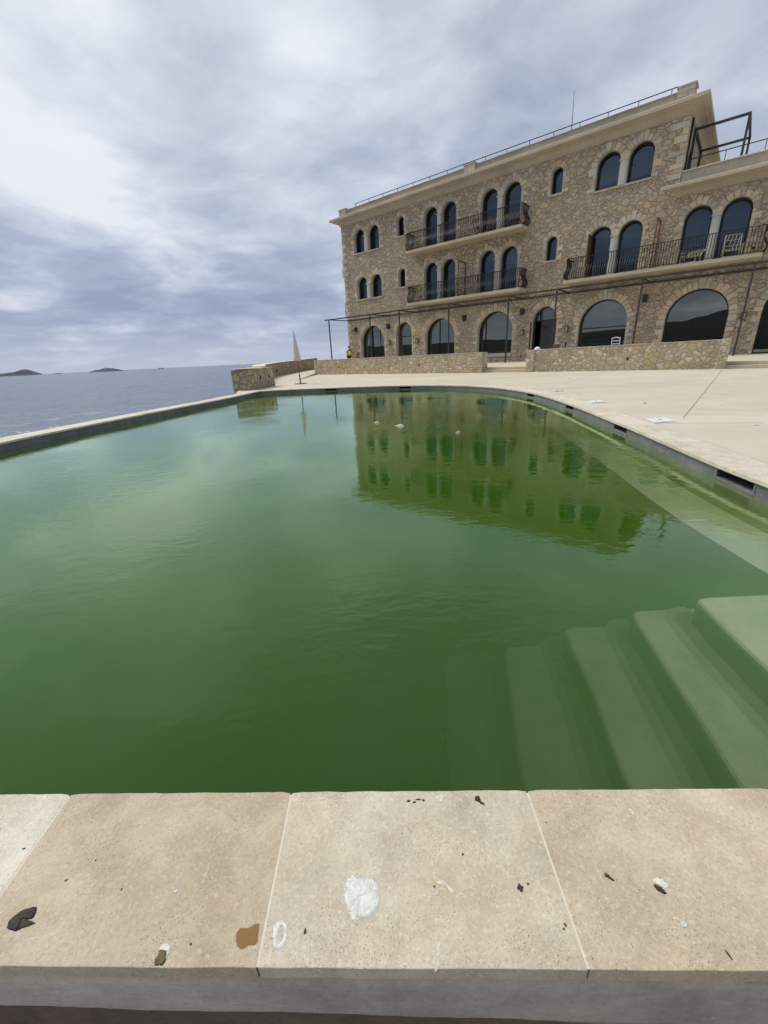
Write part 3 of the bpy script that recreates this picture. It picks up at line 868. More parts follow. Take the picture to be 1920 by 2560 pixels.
def quoins(mb, x, side, z0, z1, rr, wmin=.16, wmax=.36, hmin=.16, hmax=.30, y0=-.02, ins=0.0):
    """side -1: stones run to the left of x, +1 to the right"""
    z = z0; k = rr.randint(0, 1)
    while z < z1 - .04:
        h = min(rr.uniform(hmin, hmax), z1 - z)
        if z1 - z - h < .08: h = z1 - z
        w = (wmax if k else wmin) * rr.uniform(.85, 1.15); k = 1 - k
        xa, xb = (x - w, x - ins) if side < 0 else (x + ins, x + w)
        j = lambda: rr.uniform(-.012, .012)
        far = xa if side < 0 else xb
        q = [(xa, z + .006), (xb, z + .006), (xb, z + h - .006), (xa, z + h - .006)]
        q = [(a + (j() if abs(a - far) < 1e-6 else 0), b + j() * .4) for a, b in q]
        c = tint(rr); pr = y0 - rr.uniform(0, .014)
        cxx = sum(a for a, b in q) / 4; czz = sum(b for a, b in q) / 4
        lo = [(a, .03, b) for a, b in q]; md = [(a, pr + .012, b) for a, b in q]; hi = [(cxx + (a - cxx) * .93, pr, czz + (b - czz) * .9) for a, b in q]
        mb.prism(lo, md, c, cap=False); mb.prism(md, hi, c, cap=False); mb.poly(hi, c)
        z += h

def inset_arch(xl, xr, zb, zt, d, n=20): return arch(xl + d, xr - d, zb + d, zt - d, n)
def ringframe(mb, o, i, y0, y1):
    n = len(o); b = len(mb.v)
    for pts, y in ((o, y0), (i, y0), (i, y1), (o, y1)):
        mb.v += [(p[0], y, p[1]) for p in pts]
    for s in range(4):
        t = (s + 1) % 4
        for k in range(n):
            k2 = (k + 1) % n; mb.face([b + s * n + k, b + s * n + k2, b + t * n + k2, b + t * n + k])

def make_window(spans, zb, zt, sill=None, fw=.06, yg=.46, mull=(), trans=(), label=None, seed=0, narrow=False, floor_door=False, pane_name='window', uvar=None):
    rr = random.Random(seed)
    mb = MB()
    for a, b in spans:
        o = inset_arch(a, b, zb, zt, fw * .6, 24); mb.poly([(p[0], yg, p[1]) for p in o])
    win = mb.build(pane_name, M['glass'], bld, recalc=False)
    # panes must face outwards
    for p in win.data.polygons:
        if p.normal.y > 0: p.flip()
    if label: win['label'] = label
    mb = MB()
    for a, b in spans:
        o = inset_arch(a, b, zb, zt, -.0, 24); i = inset_arch(a, b, zb, zt, fw, 24)
        ringframe(mb, [(p[0], p[1]) for p in o], i, yg - .11, yg + .03)
        r = (b - a) / 2; xc = (a + b) / 2
        for mx in mull:
            x = a + (b - a) * mx; hz = zt - r + math.sqrt(max(0, (r - fw) ** 2 - (x - xc) ** 2))
            mb.box(x - .022, x + .022, yg - .035, yg + .02, zb + fw, hz)
        for tz in trans:
            dz = max(0, tz - (zt - r)); hw = math.sqrt(max(0, r * r - dz * dz)) - fw * .8
            mb.box(xc - hw, xc + hw, yg - .04, yg + .02, tz - .03, tz + .03)
    mb.build('window_frame', M['frame'], win)
    # voussoirs and jamb stones
    mb = MB()
    xa, xb = spans[0][0], spans[-1][1]
    for k, (a, b) in enumerate(spans):
        r = (b - a) / 2
        if len(spans) == 2: a0, a1 = (12, 180) if k == 0 else (0, 168)
        else: a0, a1 = 0, 180
        big = r > .9
        voussoirs(mb, (a + b) / 2, zt - r, r, rr, a0, a1, .17 if narrow else (.3 if big else .24), .27 if narrow else (.46 if big else .36), .17 if narrow else (.25 if big else .22))
    r = (spans[0][1] - spans[0][0]) / 2
    quoins(mb, xa, -1, zb, zt - r, rr); quoins(mb, xb, 1, zb, zt - r, rr)
    if len(spans) == 2:                       # impost stone between the two arches
        xm0, xm1 = spans[0][1], spans[1][0]; zs = zt - r
        mb.prism([(xm0 + .002, .03, zs + .0), (xm1 - .002, .03, zs), (xm1 + .05, .03, zs + .26), (xm0 - .05, .03, zs + .26)][::1],
                 [(xm0 + .002, -.03, zs + .0), (xm1 - .002, -.03, zs), (xm1 + .05, -.03, zs + .26), (xm0 - .05, -.03, zs + .26)], (1.02, .97, .85))
    mb.build('arch_surround', M['dressed'], win)
    if len(spans) == 2:                       # column of smooth stone in front of the mullion wall
        xm = (spans[0][1] + spans[1][0]) / 2; w = (spans[1][0] - spans[0][1]) / 2; zs = zt - r
        cm = MB()
        ring = [(math.cos(t) * (w + .012), math.sin(t) * .12 - .02) for t in [math.pi + math.pi * k / 12 for k in range(13)]]
        ring += [(w + .012, .06), (-w - .012, .06)]
        base = zb
        cm.prism([(xm + p[0], p[1], base) for p in ring], [(xm + p[0] * .97, p[1], zs - .06) for p in ring], 1, smooth=False)
        cm.box(xm - w - .03, xm + w + .03, -.16, .06, zs - .058, zs - .001, .92)
        cm.build('column', M['column'], win)
    if sill:
        sm = MB(); x = xa - .07; e = xb + .07; rr2 = random.Random(seed + 50)
        while x < e - .02:
            w = min(.26, e - x); sm.box(x + .002, x + w - .002, -.075, .42, zb - .065, zb + .012, rr2.uniform(.92, 1.12)); x += w
        sm.build('sill', M['sill'], win)
    return win

sd = 10
names = {0: 'twin arched window at the top left of the facade', 1: 'twin arched window of the middle floor nearest the left corner', 6: 'large twin arched window under the eave at the top right'}
for i, (uL, uR, zb, ztp, kind) in enumerate(pairs):
    sd += 1
    w = make_window(pair(uL, uR), zb, ztp, sill=(kind == 'sill'), seed=sd, fw=.095, mull=(), trans=())
    if kind == 'sill' and i == 6:
        gb = MB()
        for a, b in pair(uL, uR): gb.bar((a, .30, zb + .22), (b, .30, zb + .22), .022)
        gb.build('guard_rail', M['iron'], w)
for i, (uL, uR, zb, ztp) in enumerate(singles):
    sd += 1; make_window([(-uL, -uR)], zb, ztp, sill=True, seed=sd, narrow=True, fw=.05)
for i, (uL, uR, zb, ztp) in enumerate(ground):
    sd += 1
    if i == 4: continue
    kw = {}
    if i == 0: kw = dict(mull=(.36, .72), trans=(.62,))
    if i == 1: kw = dict(trans=(2.45,))
    if i == 5: kw = dict(trans=(2.02, 1.12))
    w = make_window([(-uL, -uR)], zb, ztp, seed=sd, fw=.06, yg=.44, **kw)
    if zb > .5:
        sm = MB(); sm.box(-uL - .05, -uR + .05, -.05, .40, zb - .21, zb + .012, 1.0); sm.build('sill', M['reveal'], w)
    # smooth plaster lining visible at the left reveal
# entrance door with fanlight
uL, uR, zb, ztp = ground[4]
rr = random.Random(99); a, b = -uL, -uR; r = (b - a) / 2
fan = MB(); pts = [p for p in inset_arch(a, b, zb, ztp, .05, 24) if p[1] > 2.70]; pts = [(b - .05, 2.70)] + [p for p in pts] + [(a + .05, 2.70)]
fan.poly([(p[0], .44, p[1]) for p in pts]); fo = fan.build('fanlight', M['glass'], bld, recalc=False)
for p in fo.data.polygons:
    if p.normal.y > 0: p.flip()
fm = MB(); ringframe(fm, arch(a, b, zb, ztp, 24), inset_arch(a, b, zb, ztp, .06, 24), .39, .47)
fm.box(a + .05, b - .05, .385, .48, 2.66, 2.74); fm.box((a + b) / 2 - .35, (a + b) / 2 - .31, .40, .46, 2.74, 3.3); fm.build('door_frame', M['frame'], fo)
vm = MB(); voussoirs(vm, (a + b) / 2, ztp - r, r, rr, 0, 180, .3, .46, .24, y0=-.05); quoins(vm, a, -1, zb, ztp - r, rr); quoins(vm, b, 1, zb, ztp - r, rr); vm.build('arch_surround', M['dressed'], fo)
t = NT('door_glass'); t.pbsdf((.045, .04, .035), .35, None, 0, .5); M['doorpane'] = t.mat
dm = MB(); dm.box(a + .42, b - .05, .41, .45, zb + .02, 2.66); dr = dm.build('door', M['doorpane'], bld)
dm = MB(); dm.box(a + .42, b - .055, .397, .408, zb + .02, .42); dm.box(a + .42, a + .47, .397, .408, .42, 2.655); dm.box(b - .1, b - .055, .397, .408, .42, 2.655); dm.build('door_stile', M['frame'], dr)
# oval plaque on the door
om = MB(); oc = (a + .72, .39, 2.28)
pts = []
for k in range(28):
    an = 2 * math.pi * k / 28; rx = .22 * (1 + .06 * math.cos(4 * an)); pts.append((oc[0] + rx * math.cos(an), oc[2] + .085 * math.sin(an) * (1 + .08 * math.cos(6 * an))))
om.prism([(p[0], .396, p[1]) for p in pts], [(p[0], .378, p[1]) for p in pts]); om.build('oval_plaque', M['black'], dr)
# open leaf swung out at the left jamb
hx = a + .06; ang = R(118)
lf = MB()
def lp(s_, z): return (hx - math.cos(math.pi - ang) * s_ * .55, .36 - math.sin(ang) * s_, z)
def lbar(s0, z0, s1, z1, w=.045):
    lf.bar(lp(s0, z0), lp(s1, z1), w)
lw = .52
for q in [((0, zb + .03), (0, 2.64)), ((lw, zb + .03), (lw, 2.64)), ((0, 2.64), (lw, 2.64)), ((0, zb + .05), (lw, zb + .05)), ((0, .5), (lw, .5))]: lbar(q[0][0], q[0][1], q[1][0], q[1][1])
lo = lf.build('open_door_leaf', M['frame'], bld)
gm = MB(); gm.poly([lp(.02, zb + .05), lp(lw - .02, zb + .05), lp(lw - .02, 2.62), lp(.02, 2.62)]); 
t = NT('leaf_glass'); t.pbsdf((.05, .06, .055), .12, None, 0, .6); gm.build('glass_pane', t.mat, lo)

# corner quoins of the tall block and left corner
qm = MB(); rr = random.Random(77)
quoins(qm, XTR, -1, ZLOW + .8, ZT - .01, rr, .28, .62, .2, .34, y0=-.03)
qm.build('corner_stones', M['dressed'], bld); qm = MB()
quoins(qm, XL, 1, -.2, ZT - .01, rr, .2, .42, .16, .3, y0=-.02)
# toothed edge seen in outline on the left corner
for k in range(46):
    z = -.2 + k * .247; w = rr.uniform(-.012, .022)
    c = tint(rr); qm.box(XL - .012 - w * .7, XL + .03, -.012, .28 + rr.uniform(0, .15), z, z + .235, c)
qm.build('corner_stones', M['dressed'], bld); qm = MB()
for k in range(12):
    z = 8.78 + k * .2; c = tint(rr); qm.box(XTR - .03, XTR + .016 + rr.uniform(-.006, .012), -.02, .3 + rr.uniform(0, .15), z, z + .19, c)
qm.build('corner_stones', M['dressed'], bld)
# slim pilaster and arched window in the side wall of the tall part
sm = MB(); sm.box(XTR + .002, XTR + .06, .55, .8, 8.2, ZT - .02, .9); sm.build('pilaster', M['reveal'], bld)
sm = MB(); o = arch(1.4, 2.6, 8.25, 10.3, 16); sm.prism([(XTR + .002, p[0], p[1]) for p in o], [(XTR + .03, p[0], p[1]) for p in o]); sm.build('window', M['glass'], bld)
sm = MB(); sm.tube([(XTR + .07, .45, 8.2), (XTR + .07, .45, ZT)], .04, 8); sm.build('downpipe', M['frame'], bld)

# ------------------------------------------------------------------ balconies
def balcony(uL, uR, z1, z0, y0=-1.15, label=None, side=True):
    sb = MB(); sb.box(-uL, -uR, y0, .0, z0, z1); 
    slab_ = sb.build('balcony', M['slab'], bld, bevel=.012)
    if label: slab_['label'] = label
    rb = MB(); zr = z1 + 1.11
    def prof(t):        # outward bulge of a baluster: t 0 bottom .. 1 top
        pts = [(0, .035), (.03, .07), (.10, .125), (.22, .155), (.34, .13), (.46, .07), (.58, .02), (.72, 0), (.86, .02), (.93, .05), (.975, .045), (.985, .015), (.955, .0)]
        return pts
    P_ = prof(0)
    xs0, xs1, yf = -uL + .09, -uR - .09, y0 + .10
    def bal(x, y, dx, dy, heavy=False):
        o_k = 1.25; pts = [(x + dx * o * o_k, y + dy * o * o_k, z1 + .06 + (zr - z1 - .07) * t) for t, o in P_]
        rb.tube(pts, .021, 4, smooth=False)
    nfr = int(round((xs1 - xs0) / .122))
    for k in range(nfr + 1): bal(xs0 + (xs1 - xs0) * k / nfr, yf, 0, -1)
    for k in range(1, 9):
        y = yf + (0 - yf) * k / 9
        bal(xs0, y, -1, 0); bal(xs1, y, 1, 0)
    # rails
    for z, w in ((zr, .05), (z1 + .075, .03)):
        rb.bar((xs0, yf, z), (xs1, yf, z), w, w * .6); rb.bar((xs0, yf, z), (xs0, 0, z), w, w * .6); rb.bar((xs1, yf, z), (xs1, 0, z), w, w * .6)
    # straight posts
    for fx in (0, 1 / 3, 2 / 3, 1): 
        x = xs0 + (xs1 - xs0) * fx; rb.bar((x, yf, z1), (x, yf, zr), .03)
    rb.build('railing', M['iron'], slab_)
    return slab_
balcony(20.55, 11.82, 8.09, 7.92, label='top floor balcony with wavy iron railing')
balcony(20.5, 11.70, 4.67, 4.49, label='middle floor balcony with wavy iron railing and rusty screen frame')
balcony(9.03, .17, 4.67, 4.50, label='right balcony with two cream loungers')
balcony(-.6, -8.0, 4.67, 4.50)
# two small balconies on the left end wall
for zz, zt_ in ((7.66, 8.86), (4.55, 5.62)):
    sb = MB(); sb.box(XL - .42, XL - .012, .25, 2.6, zz - .12, zz + .02); s2 = sb.build('balcony', M['slab'], bld)
    rb = MB()
    def lb(x, y, dx, dy):
        pts = [(x + dx * o, y + dy * o, zz + .04 + (zt_ - zz - .05) * t) for t, o in [(0, .035), (.1, .09), (.22, .11), (.34, .09), (.46, .05), (.6, .01), (.75, 0), (.9, .03), (.97, .045), (.98, .0)]]
        rb.tube(pts, .02, 4, smooth=False)
    for k in range(17): lb(XL - .36, .30 + k * .135, -1, 0)
    for k in range(3): lb(XL - .36 + k * .12, .30, 0, -1)
    rb.bar((XL - .36, .30, zt_), (XL - .36, 2.5, zt_), .045); rb.bar((XL - .36, .30, zt_), (XL - .02, .30, zt_), .045); rb.build('railing', M['iron'], s2)

# rusty screen frames and shutter leaf
def screen(u, z0, ztop, d0, d1, label, tilt=0):
    e = empty('screen_frame', W(u, NF - d0, z0), RZ, label, 'screen')
    L = d0 - d1; h = ztop - z0
    for nm, a, b in [('post', (0, 0, 0), (0, 0, h)), ('post', (tilt, L, 0), (tilt, L, h)), ('top_bar', (0, .03, h - .03), (tilt, L - .03, h - .03))]:
        m_ = MB(); m_.bar(a, b, .06); m_.build(nm, M['corten'], e)
screen(16.19, 4.69, 6.86, 1.02, .06, 'rust brown divider frame on the middle balcony between its two twin windows', tilt=-.0)
screen(4.66, 4.69, 6.95, 1.0, .06, 'rust brown divider frame on the right balcony between the twin windows')
mb = MB(); mb.box(-8.15, -8.11, -.28, .36, 4.72, 7.0); mb.build('shutter_leaf', M['corten'], bld)

# ------------------------------------------------------------------ wall lights
def wallbox(u, z, label):
    e = empty('wall_speaker', W(u, NF, z), RZ, label, 'wall light', 'black box wall lights above the ground floor arches')
    m_ = MB(); m_.box(-.12, .12, -.24, -.03, -.19, .19); m_.build('housing', M['black'], e, bevel=.015)
    m_ = MB(); m_.box(-.04, .04, -.03, 0.0, -.06, .06); m_.build('bracket', M['iron'], e)
wallbox(26.93, 3.30, 'black box wall light nearest the left corner of the building')
wallbox(23.25, 3.30, 'black box wall light between the first and second ground floor arches from the left')
wallbox(16.13, 3.32, 'black box wall light between the third and fourth ground floor arches')
wallbox(11.83, 3.32, 'black box wall light just left of the entrance door arch')
wallbox(4.81, 3.34, 'black box wall light left of the largest right hand arch')
def lantern(u, z, label):
    e = empty('wall_lantern', W(u, NF, z), RZ, label, 'lantern', 'small square lanterns beside the ground floor arches')
    m_ = MB(); s = .085
    for sx in (-s, s):
        for y in (-.21, -.05): m_.bar((sx, y, -.17), (sx, y, .15), .018)
    m_.box(-s - .015, s + .015, -.23, -.03, .15, .175); m_.box(-s - .015, s + .015, -.23, -.03, -.19, -.17)
    m_.build('cage', M['iron'], e)
    m_ = MB(); m_.box(-s + .015, s - .015, -.195, -.065, -.168, .14, .8); m_.build('glass', M['white_frost'] if 'white_frost' in M else M['reveal'], e)
    m_ = MB(); m_.box(-.03, .03, -.03, 0, -.05, .1); m_.build('bracket', M['iron'], e)
lantern(23.2, 2.05, 'small square lantern between the two leftmost ground floor arches')
lantern(20.33, 2.05, 'small square lantern between the second and third ground floor arches')
lantern(11.76, 2.05, 'small square lantern left of the open entrance door')
lantern(8.88, 2.08, 'small square lantern right of the entrance door')
lantern(.33, 2.05, 'small square lantern behind the far right pergola post')
e = empty('security_camera', W(27.35, NF, 3.28), RZ, 'small black camera on the wall left of the leftmost box light', 'camera')
m_ = MB(); m_.tube([(0, -.2, -.03), (.0, -.03, .0)], .035, 8); m_.build('body', M['black'], e)
for u, z in ((.58, 5.05), (11.79, .55)):
    m_ = MB(); m_.box(-u - .05, -u + .05, -.03, .02, z - .06, z + .06); m_.build('wall_socket', M['black'], bld)

# ------------------------------------------------------------------ long pergola along the facade
pg = empty('pergola', W(27.0, 26.83, TZ), RZ, 'long thin dark steel pergola frame running along the ground floor facade', 'pergola')
PH = 3.88; n0 = 26.83
def pgx(u): return 27.0 - u
posts_u = [27.86, 23.23, 20.32, 16.06, 11.81, 8.92, 4.66, .33, -4.0]
b1 = MB(); b1.bar((pgx(28.35), 0, PH), (pgx(-6), 0, PH), .06, .09); b1.build('beam', M['pergola'], pg)
b1 = MB(); b1.bar((pgx(27.9), NF - n0 - .07, PH), (pgx(-6), NF - n0 - .07, PH), .06, .09); b1.build('beam', M['pergola'], pg)
for u in posts_u:
    m_ = MB(); m_.bar((pgx(u), .0, 0), (pgx(u), .0, PH - .045), .075); m_.build('post', M['pergola'], pg)
    m_ = MB(); m_.bar((pgx(u), .03, PH), (pgx(u), NF - n0 - .10, PH), .05, .07); m_.build('cross_beam', M['pergola'], pg)

# ------------------------------------------------------------------ deck, terrace, land
go2 = outer
sea_edge = [(-4.72, 14.15), (-5.12, 15.6), (-5.05, 17.9), (-5.3, 20), (-5.95, 23), (-6.15, 25.84), (-6.2, 28.2), (-5.9, 31.3), (-5.3, 35.5), (-5.2, 38.5), (-6.0, 43), (-6, 60)]
# deck boundary runs on the outer coping line from the near right corner round to the far left corner
iA = min(range(n_), key=lambda i: dist(outer[i], (2.2, .28)))
iB = min(range(n_), key=lambda i: dist(outer[i], (-4.75, 14.1)))
ring = outer[iA:iB + 1]
deck_poly = ring + sea_edge[0:] + [(80, 60), (80, .28)]
deck = fillpoly('deck', deck_poly, [], -.004, M['deck']); tag(deck, kind='structure')
# thin dark seam between coping and deck
sm = MB()
for i in range(iA, min(iB, iA + 400)):
    p, q = Vector(outer[i]), Vector(outer[i + 1])
    if p.y > 10.5: break
    d = (q - p).normalized(); nn = Vector((d.y, -d.x))
    a0, a1 = .001, .007 + .005 * noise.noise(Vector((p.x * 6, p.y * 6, 0)))
    sm.poly([(p.x + nn.x * a0, p.y + nn.y * a0, -.0005), (p.x + nn.x * a1, p.y + nn.y * a1, -.0005), (q.x + nn.x * a1, q.y + nn.y * a1, -.0005), (q.x + nn.x * a0, q.y + nn.y * a0, -.0005)])
sm.build('deck_seam', M['joint'], deck, recalc=False)
jm = MB()
for a, b, w in [((11.92, 14.74), (3.92, 5.30), .014), ((4.53, 5.98), (9.5, 3.6), .008), ((9.51, 17.46), (4.49, 10.98), .010)]:
    a = Vector(a); b = Vector(b); d = (b - a).normalized(); nn = Vector((d.y, -d.x)) * w / 2
    jm.poly([(*(a + nn), 0.0), (*(b + nn), 0.0), (*(b - nn), 0.0), (*(a - nn), 0.0)])
jm.build('expansion_joint', M['joint'], deck)
# lighter patch of deck around the third skimmer lid
pm_ = MB(); pm_.poly([(3.66, 5.36, -.002), (3.80, 5.62, -.002), (4.75, 5.15, -.002), (4.45, 4.72, -.002), (3.50, 4.98, -.002)], 1); pm_.build('deck_patch', simple('patch_concrete', (.58, .515, .42), .85, 0, .06, 10), deck)
for o in (deck,):
    pass
# land mass below deck (retaining body down to the sea)
mb = MB()
lp_ = [(-4.86, 14.1), (-5.28, 15.75), (-5.12, 17.9), (-5.7, 20), (-6.4, 23), (-6.65, 25.84), (-6.7, 28.2), (-6.4, 31.3), (-5.8, 35.5), (-5.7, 38.5), (-6.5, 43), (-6.5, 62), (90, 62), (90, .30), (2.3, .30)]
base_ring = [outer[i] for i in range(iA, iB + 1)]
fillpoly('land', [(x, y) for x, y in lp_[::-1]] if False else base_ring + lp_[0:-1], [], -.05, M['rock'], thick=4.0)['kind'] = 'structure'
# outer face of the pool wall on the sea side and below the near coping
mb = MB()
oi = offset(inner, lambda p: cw(p) - .004)
for i, x in enumerate(near_x): oi[i] = (x, yout(x) + .0)
seq = list(range(iB, n_)) + [0]
for a, b in zip(seq[:-1], seq[1:]):
    mb.poly([(*oi[a], -.03), (*oi[b], -.03), (*oi[b], -4), (*oi[a], -4)], .9)
pw = mb.build('pool_outer_wall', M['nearface'], None, recalc=False); tag(pw, kind='structure')
# near rendered face under the coping: fine mesh with an uneven lower edge over a recess
mb = MB(); NX = 240; x0, x1 = -2.6, 2.6
zs_ = [-.0305, -.040, -.048, -.075, -.11, -.135, -.150, -.160, -.168]
b = len(mb.v)
for j, z in enumerate(zs_):
    for i in range(NX + 1):
        x = x0 + (x1 - x0) * i / NX
        lowk = max(0, (j - 4) / 4)
        dz = (noise.noise(Vector((x * 3.2, 0, 5))) * .018 + noise.noise(Vector((x * 13, 0, 1))) * .005 - (x + .22) * .075) * lowk
        y = yout(x) + .003
        if j >= 2: y -= .004
        y += .016 * lowk ** 2.2 + noise.noise(Vector((x * 8, z * 20, 3))) * .0022 + noise.noise(Vector((x * 40, z * 60, 3))) * .0007
        mb.v.append((x, y, z + dz - (-.012 if False else 0)))
for j in range(len(zs_) - 1):
    for i in range(NX):
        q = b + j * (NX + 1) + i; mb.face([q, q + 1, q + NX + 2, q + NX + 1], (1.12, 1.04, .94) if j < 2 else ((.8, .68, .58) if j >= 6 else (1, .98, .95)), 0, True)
# underside going back into the recess, then the recess wall
b2 = len(mb.v); last = b + (len(zs_) - 1) * (NX + 1)
for i in range(NX + 1):
    v = mb.v[last + i]; mb.v.append((v[0], v[1] + .11, v[2] + .004))
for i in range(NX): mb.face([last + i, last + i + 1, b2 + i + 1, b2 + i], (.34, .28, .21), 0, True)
b3 = len(mb.v)
for i in range(NX + 1):
    v = mb.v[b2 + i]; mb.v.append((v[0], v[1], -.78))
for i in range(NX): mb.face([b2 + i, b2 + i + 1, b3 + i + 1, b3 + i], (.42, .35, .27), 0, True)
nf = mb.build('near_pool_wall', M['nearface'], None, recalc=False); tag(nf, kind='structure')
for p in nf.data.polygons: pass
mb = MB(); mb.box(-9, 90, -12, .46, -4.0, -.75); tag(mb.build('path', M['ground']), kind='structure')

# terrace with two steps (plan in facade coordinates)
def wpoly(l, z=None): return [W(u, n)[:2] for u, n in l]
F1, F2 = 19.30, 19.66
terr_u = [(22.9, 19.66 + .2), (9.6, F2), (7.4, F2), (.4, F2), (-14, F2), (-14, 29.30), (22.9, 29.30)]
tz = fillpoly('terrace', wpoly([(22.6, 20.35), (22.6, 29.30), (-14, 29.30), (-14, F2), (22.6, F2)][::1]) if False else wpoly([(22.6, F2 + .7), (22.6, 29.30), (-14, 29.30), (-14, F2)]), [], TZ, M['deck'], thick=.26)
tag(tz, kind='structure')
for (ua, ub) in ((9.62, 7.38), (.42, -14)):
    st = MB()
    st.prism([W(ua, F1, -.01), W(ub, F1, -.01), W(ub, F2 - .003, -.01), W(ua, F2 - .003, -.01)], [W(ua, F1, .11), W(ub, F1, .11), W(ub, F2 - .003, .11), W(ua, F2 - .003, .11)], 1)
    st.build('terrace_steps', M['slab'], tz, bevel=.01)
    st = MB()
    st.prism([W(ua, F2 - .008, .112), W(ub, F2 - .008, .112), W(ub, F2 + .6, .112), W(ua, F2 + .6, .112)], [W(ua, F2 - .008, TZ + .003), W(ub, F2 - .008, TZ + .003), W(ub, F2 + .6, TZ + .003), W(ua, F2 + .6, TZ + .003)], 1)
    st.build('terrace_steps', M['slab'], tz, bevel=.01)
# ramp on the left, rising to the terrace
rpz = MB()
A = [(-4.05, 21.0, -.003), (-4.12, 24.5, .055), (-4.18, 28.6, .125), (-4.3, 31.5, .17), (-2.0, 33.5, TZ - .002), (-1.0, 41, TZ - .002), (-6.4, 46, TZ - .002)]
B = [(-5.6, 20.6, -.003), (-6.5, 24.5, .055), (-6.5, 28.6, .125), (-6.2, 31.5, .17), (-6.0, 33.5, TZ - .002), (-5.8, 41, TZ - .002), (-6.5, 46, TZ - .002)]
for i in range(len(A) - 1):
    rpz.poly([A[i], A[i + 1], B[i + 1], B[i]]); rpz.poly([A[i], A[i + 1], (A[i + 1][0], A[i + 1][1], -.02), (A[i][0], A[i][1], -.02)], .55)
tag(rpz.build('ramp', M['deck'], recalc=False), kind='structure')

# ------------------------------------------------------------------ low rubble walls
def strip_wall(mb, pts, thick, h0, z0=-.03, side=1, cap_over=0.0, jag=.0, seed=0):
    """wall along pts (inner face line); thickness to the left (side=1) of travel; h0: list of top heights"""
    rr = random.Random(seed)
    n = len(pts); P = [Vector((p[0], p[1])) for p in pts]; L = []; Rr = []
    for i in range(n):
        d = (P[min(i + 1, n - 1)] - P[max(i - 1, 0)]).normalized(); nn = Vector((-d.y, d.x)) * side
        L.append(P[i]); Rr.append(P[i] + nn * thick)
    hs = h0 if isinstance(h0, list) else [h0] * n
    b = len(mb.v)
    for i in range(n):
        j = rr.uniform(-jag, jag)
        mb.v += [(L[i].x, L[i].y, z0), (L[i].x, L[i].y, hs[i] + j), (Rr[i].x, Rr[i].y, hs[i] + j + rr.uniform(-jag, jag)), (Rr[i].x, Rr[i].y, z0 - 3.2 if False else z0)]
    for i in range(n - 1):
        q = b + 4 * i
        for k in range(3): mb.face([q + k, q + 4 + k, q + 5 + k, q + 1 + k])
    mb.face([b, b + 1, b + 2, b + 3]); q = b + 4 * (n - 1); mb.face([q + 3, q + 2, q + 1, q])
def subdiv(pts, step=.25):
    out = []
    for a, b in zip(pts[:-1], pts[1:]):
        k = max(1, int(math.dist(a, b) / step))
        for j in range(k): out.append(tuple(a[c] + (b[c] - a[c]) * j / k for c in range(len(a))))
    out.append(tuple(pts[-1])); return out

def low_wall(name, label, uv0, uv1, pillars, vents, thick=.46, z=.905, zlast=None):
    e = empty(name, W(*uv0, 0), RZ, label, 'wall')
    # local: x along -u, y along n
    Lx = uv0[0] - uv1[0]; dn = uv1[1] - uv0[1]
    yf = lambda x: dn * x / Lx
    mb = MB(); pts = subdiv([(0, 0), (Lx, dn)], .22)
    zl = zlast or z
    strip_wall(mb, pts, thick, [z + (zl - z) * p[0] / Lx for p in pts], jag=.006, seed=len(label))
    mb.build('wall_body', M['lowwall'], e)
    mb = MB(); rr = random.Random(len(label)); x = 0
    while x < Lx:
        w = min(rr.uniform(.25, .6), Lx - x); zz = z + (zl - z) * x / Lx
        t = rr.uniform(.95, 1.25)
        mb.prism([(x, yf(x) - .012, zz + .004), (x + w - .01, yf(x + w) - .012, zz + .004), (x + w - .01, yf(x + w) + thick + .01, zz + .004), (x, yf(x) + thick + .01, zz + .004)],
                 [(x, yf(x) - .012, zz + .022 + rr.uniform(0, .008)), (x + w - .01, yf(x + w) - .012, zz + .022 + rr.uniform(0, .008)), (x + w - .01, yf(x + w) + thick + .01, zz + .024), (x, yf(x) + thick + .01, zz + .024)], (t, t * .97, t * .9)); x += w
    mb.build('wall_cap', M['dressed'], e)
    for (xa, xb) in pillars:
        pm = MB(); pm.box(xa, xb, yf(xa) - .05, yf(xb) + thick + .03, -.03, z + (zl - z) * xa / Lx + .016); pm.build('end_pillar', M['lowwall'], e, bevel=.01)
    for (x, zz) in vents:
        vm = MB(); vm.box(x - .035, x + .035, yf(x) - .006, yf(x) + .02, zz - .055, zz + .055); vm.build('recessed_light', M['darkhole'], e)
    return e
low_wall('low_wall', 'long low rubble wall in front of the four left ground floor arches', (22.75, 20.15), (9.55, 19.1), [(13.2 - .40, 13.2)],
         [(2.6, .42), (5.0, .42), (9.3, .42)])
low_wall('low_wall', 'low yellowish rubble wall right of the steps, below the right balcony', (7.42, 19.12), (.38, 19.22), [(0, .36), (7.04 - .38, 7.04)], [(4.0, .42)], z=.90, zlast=.945)

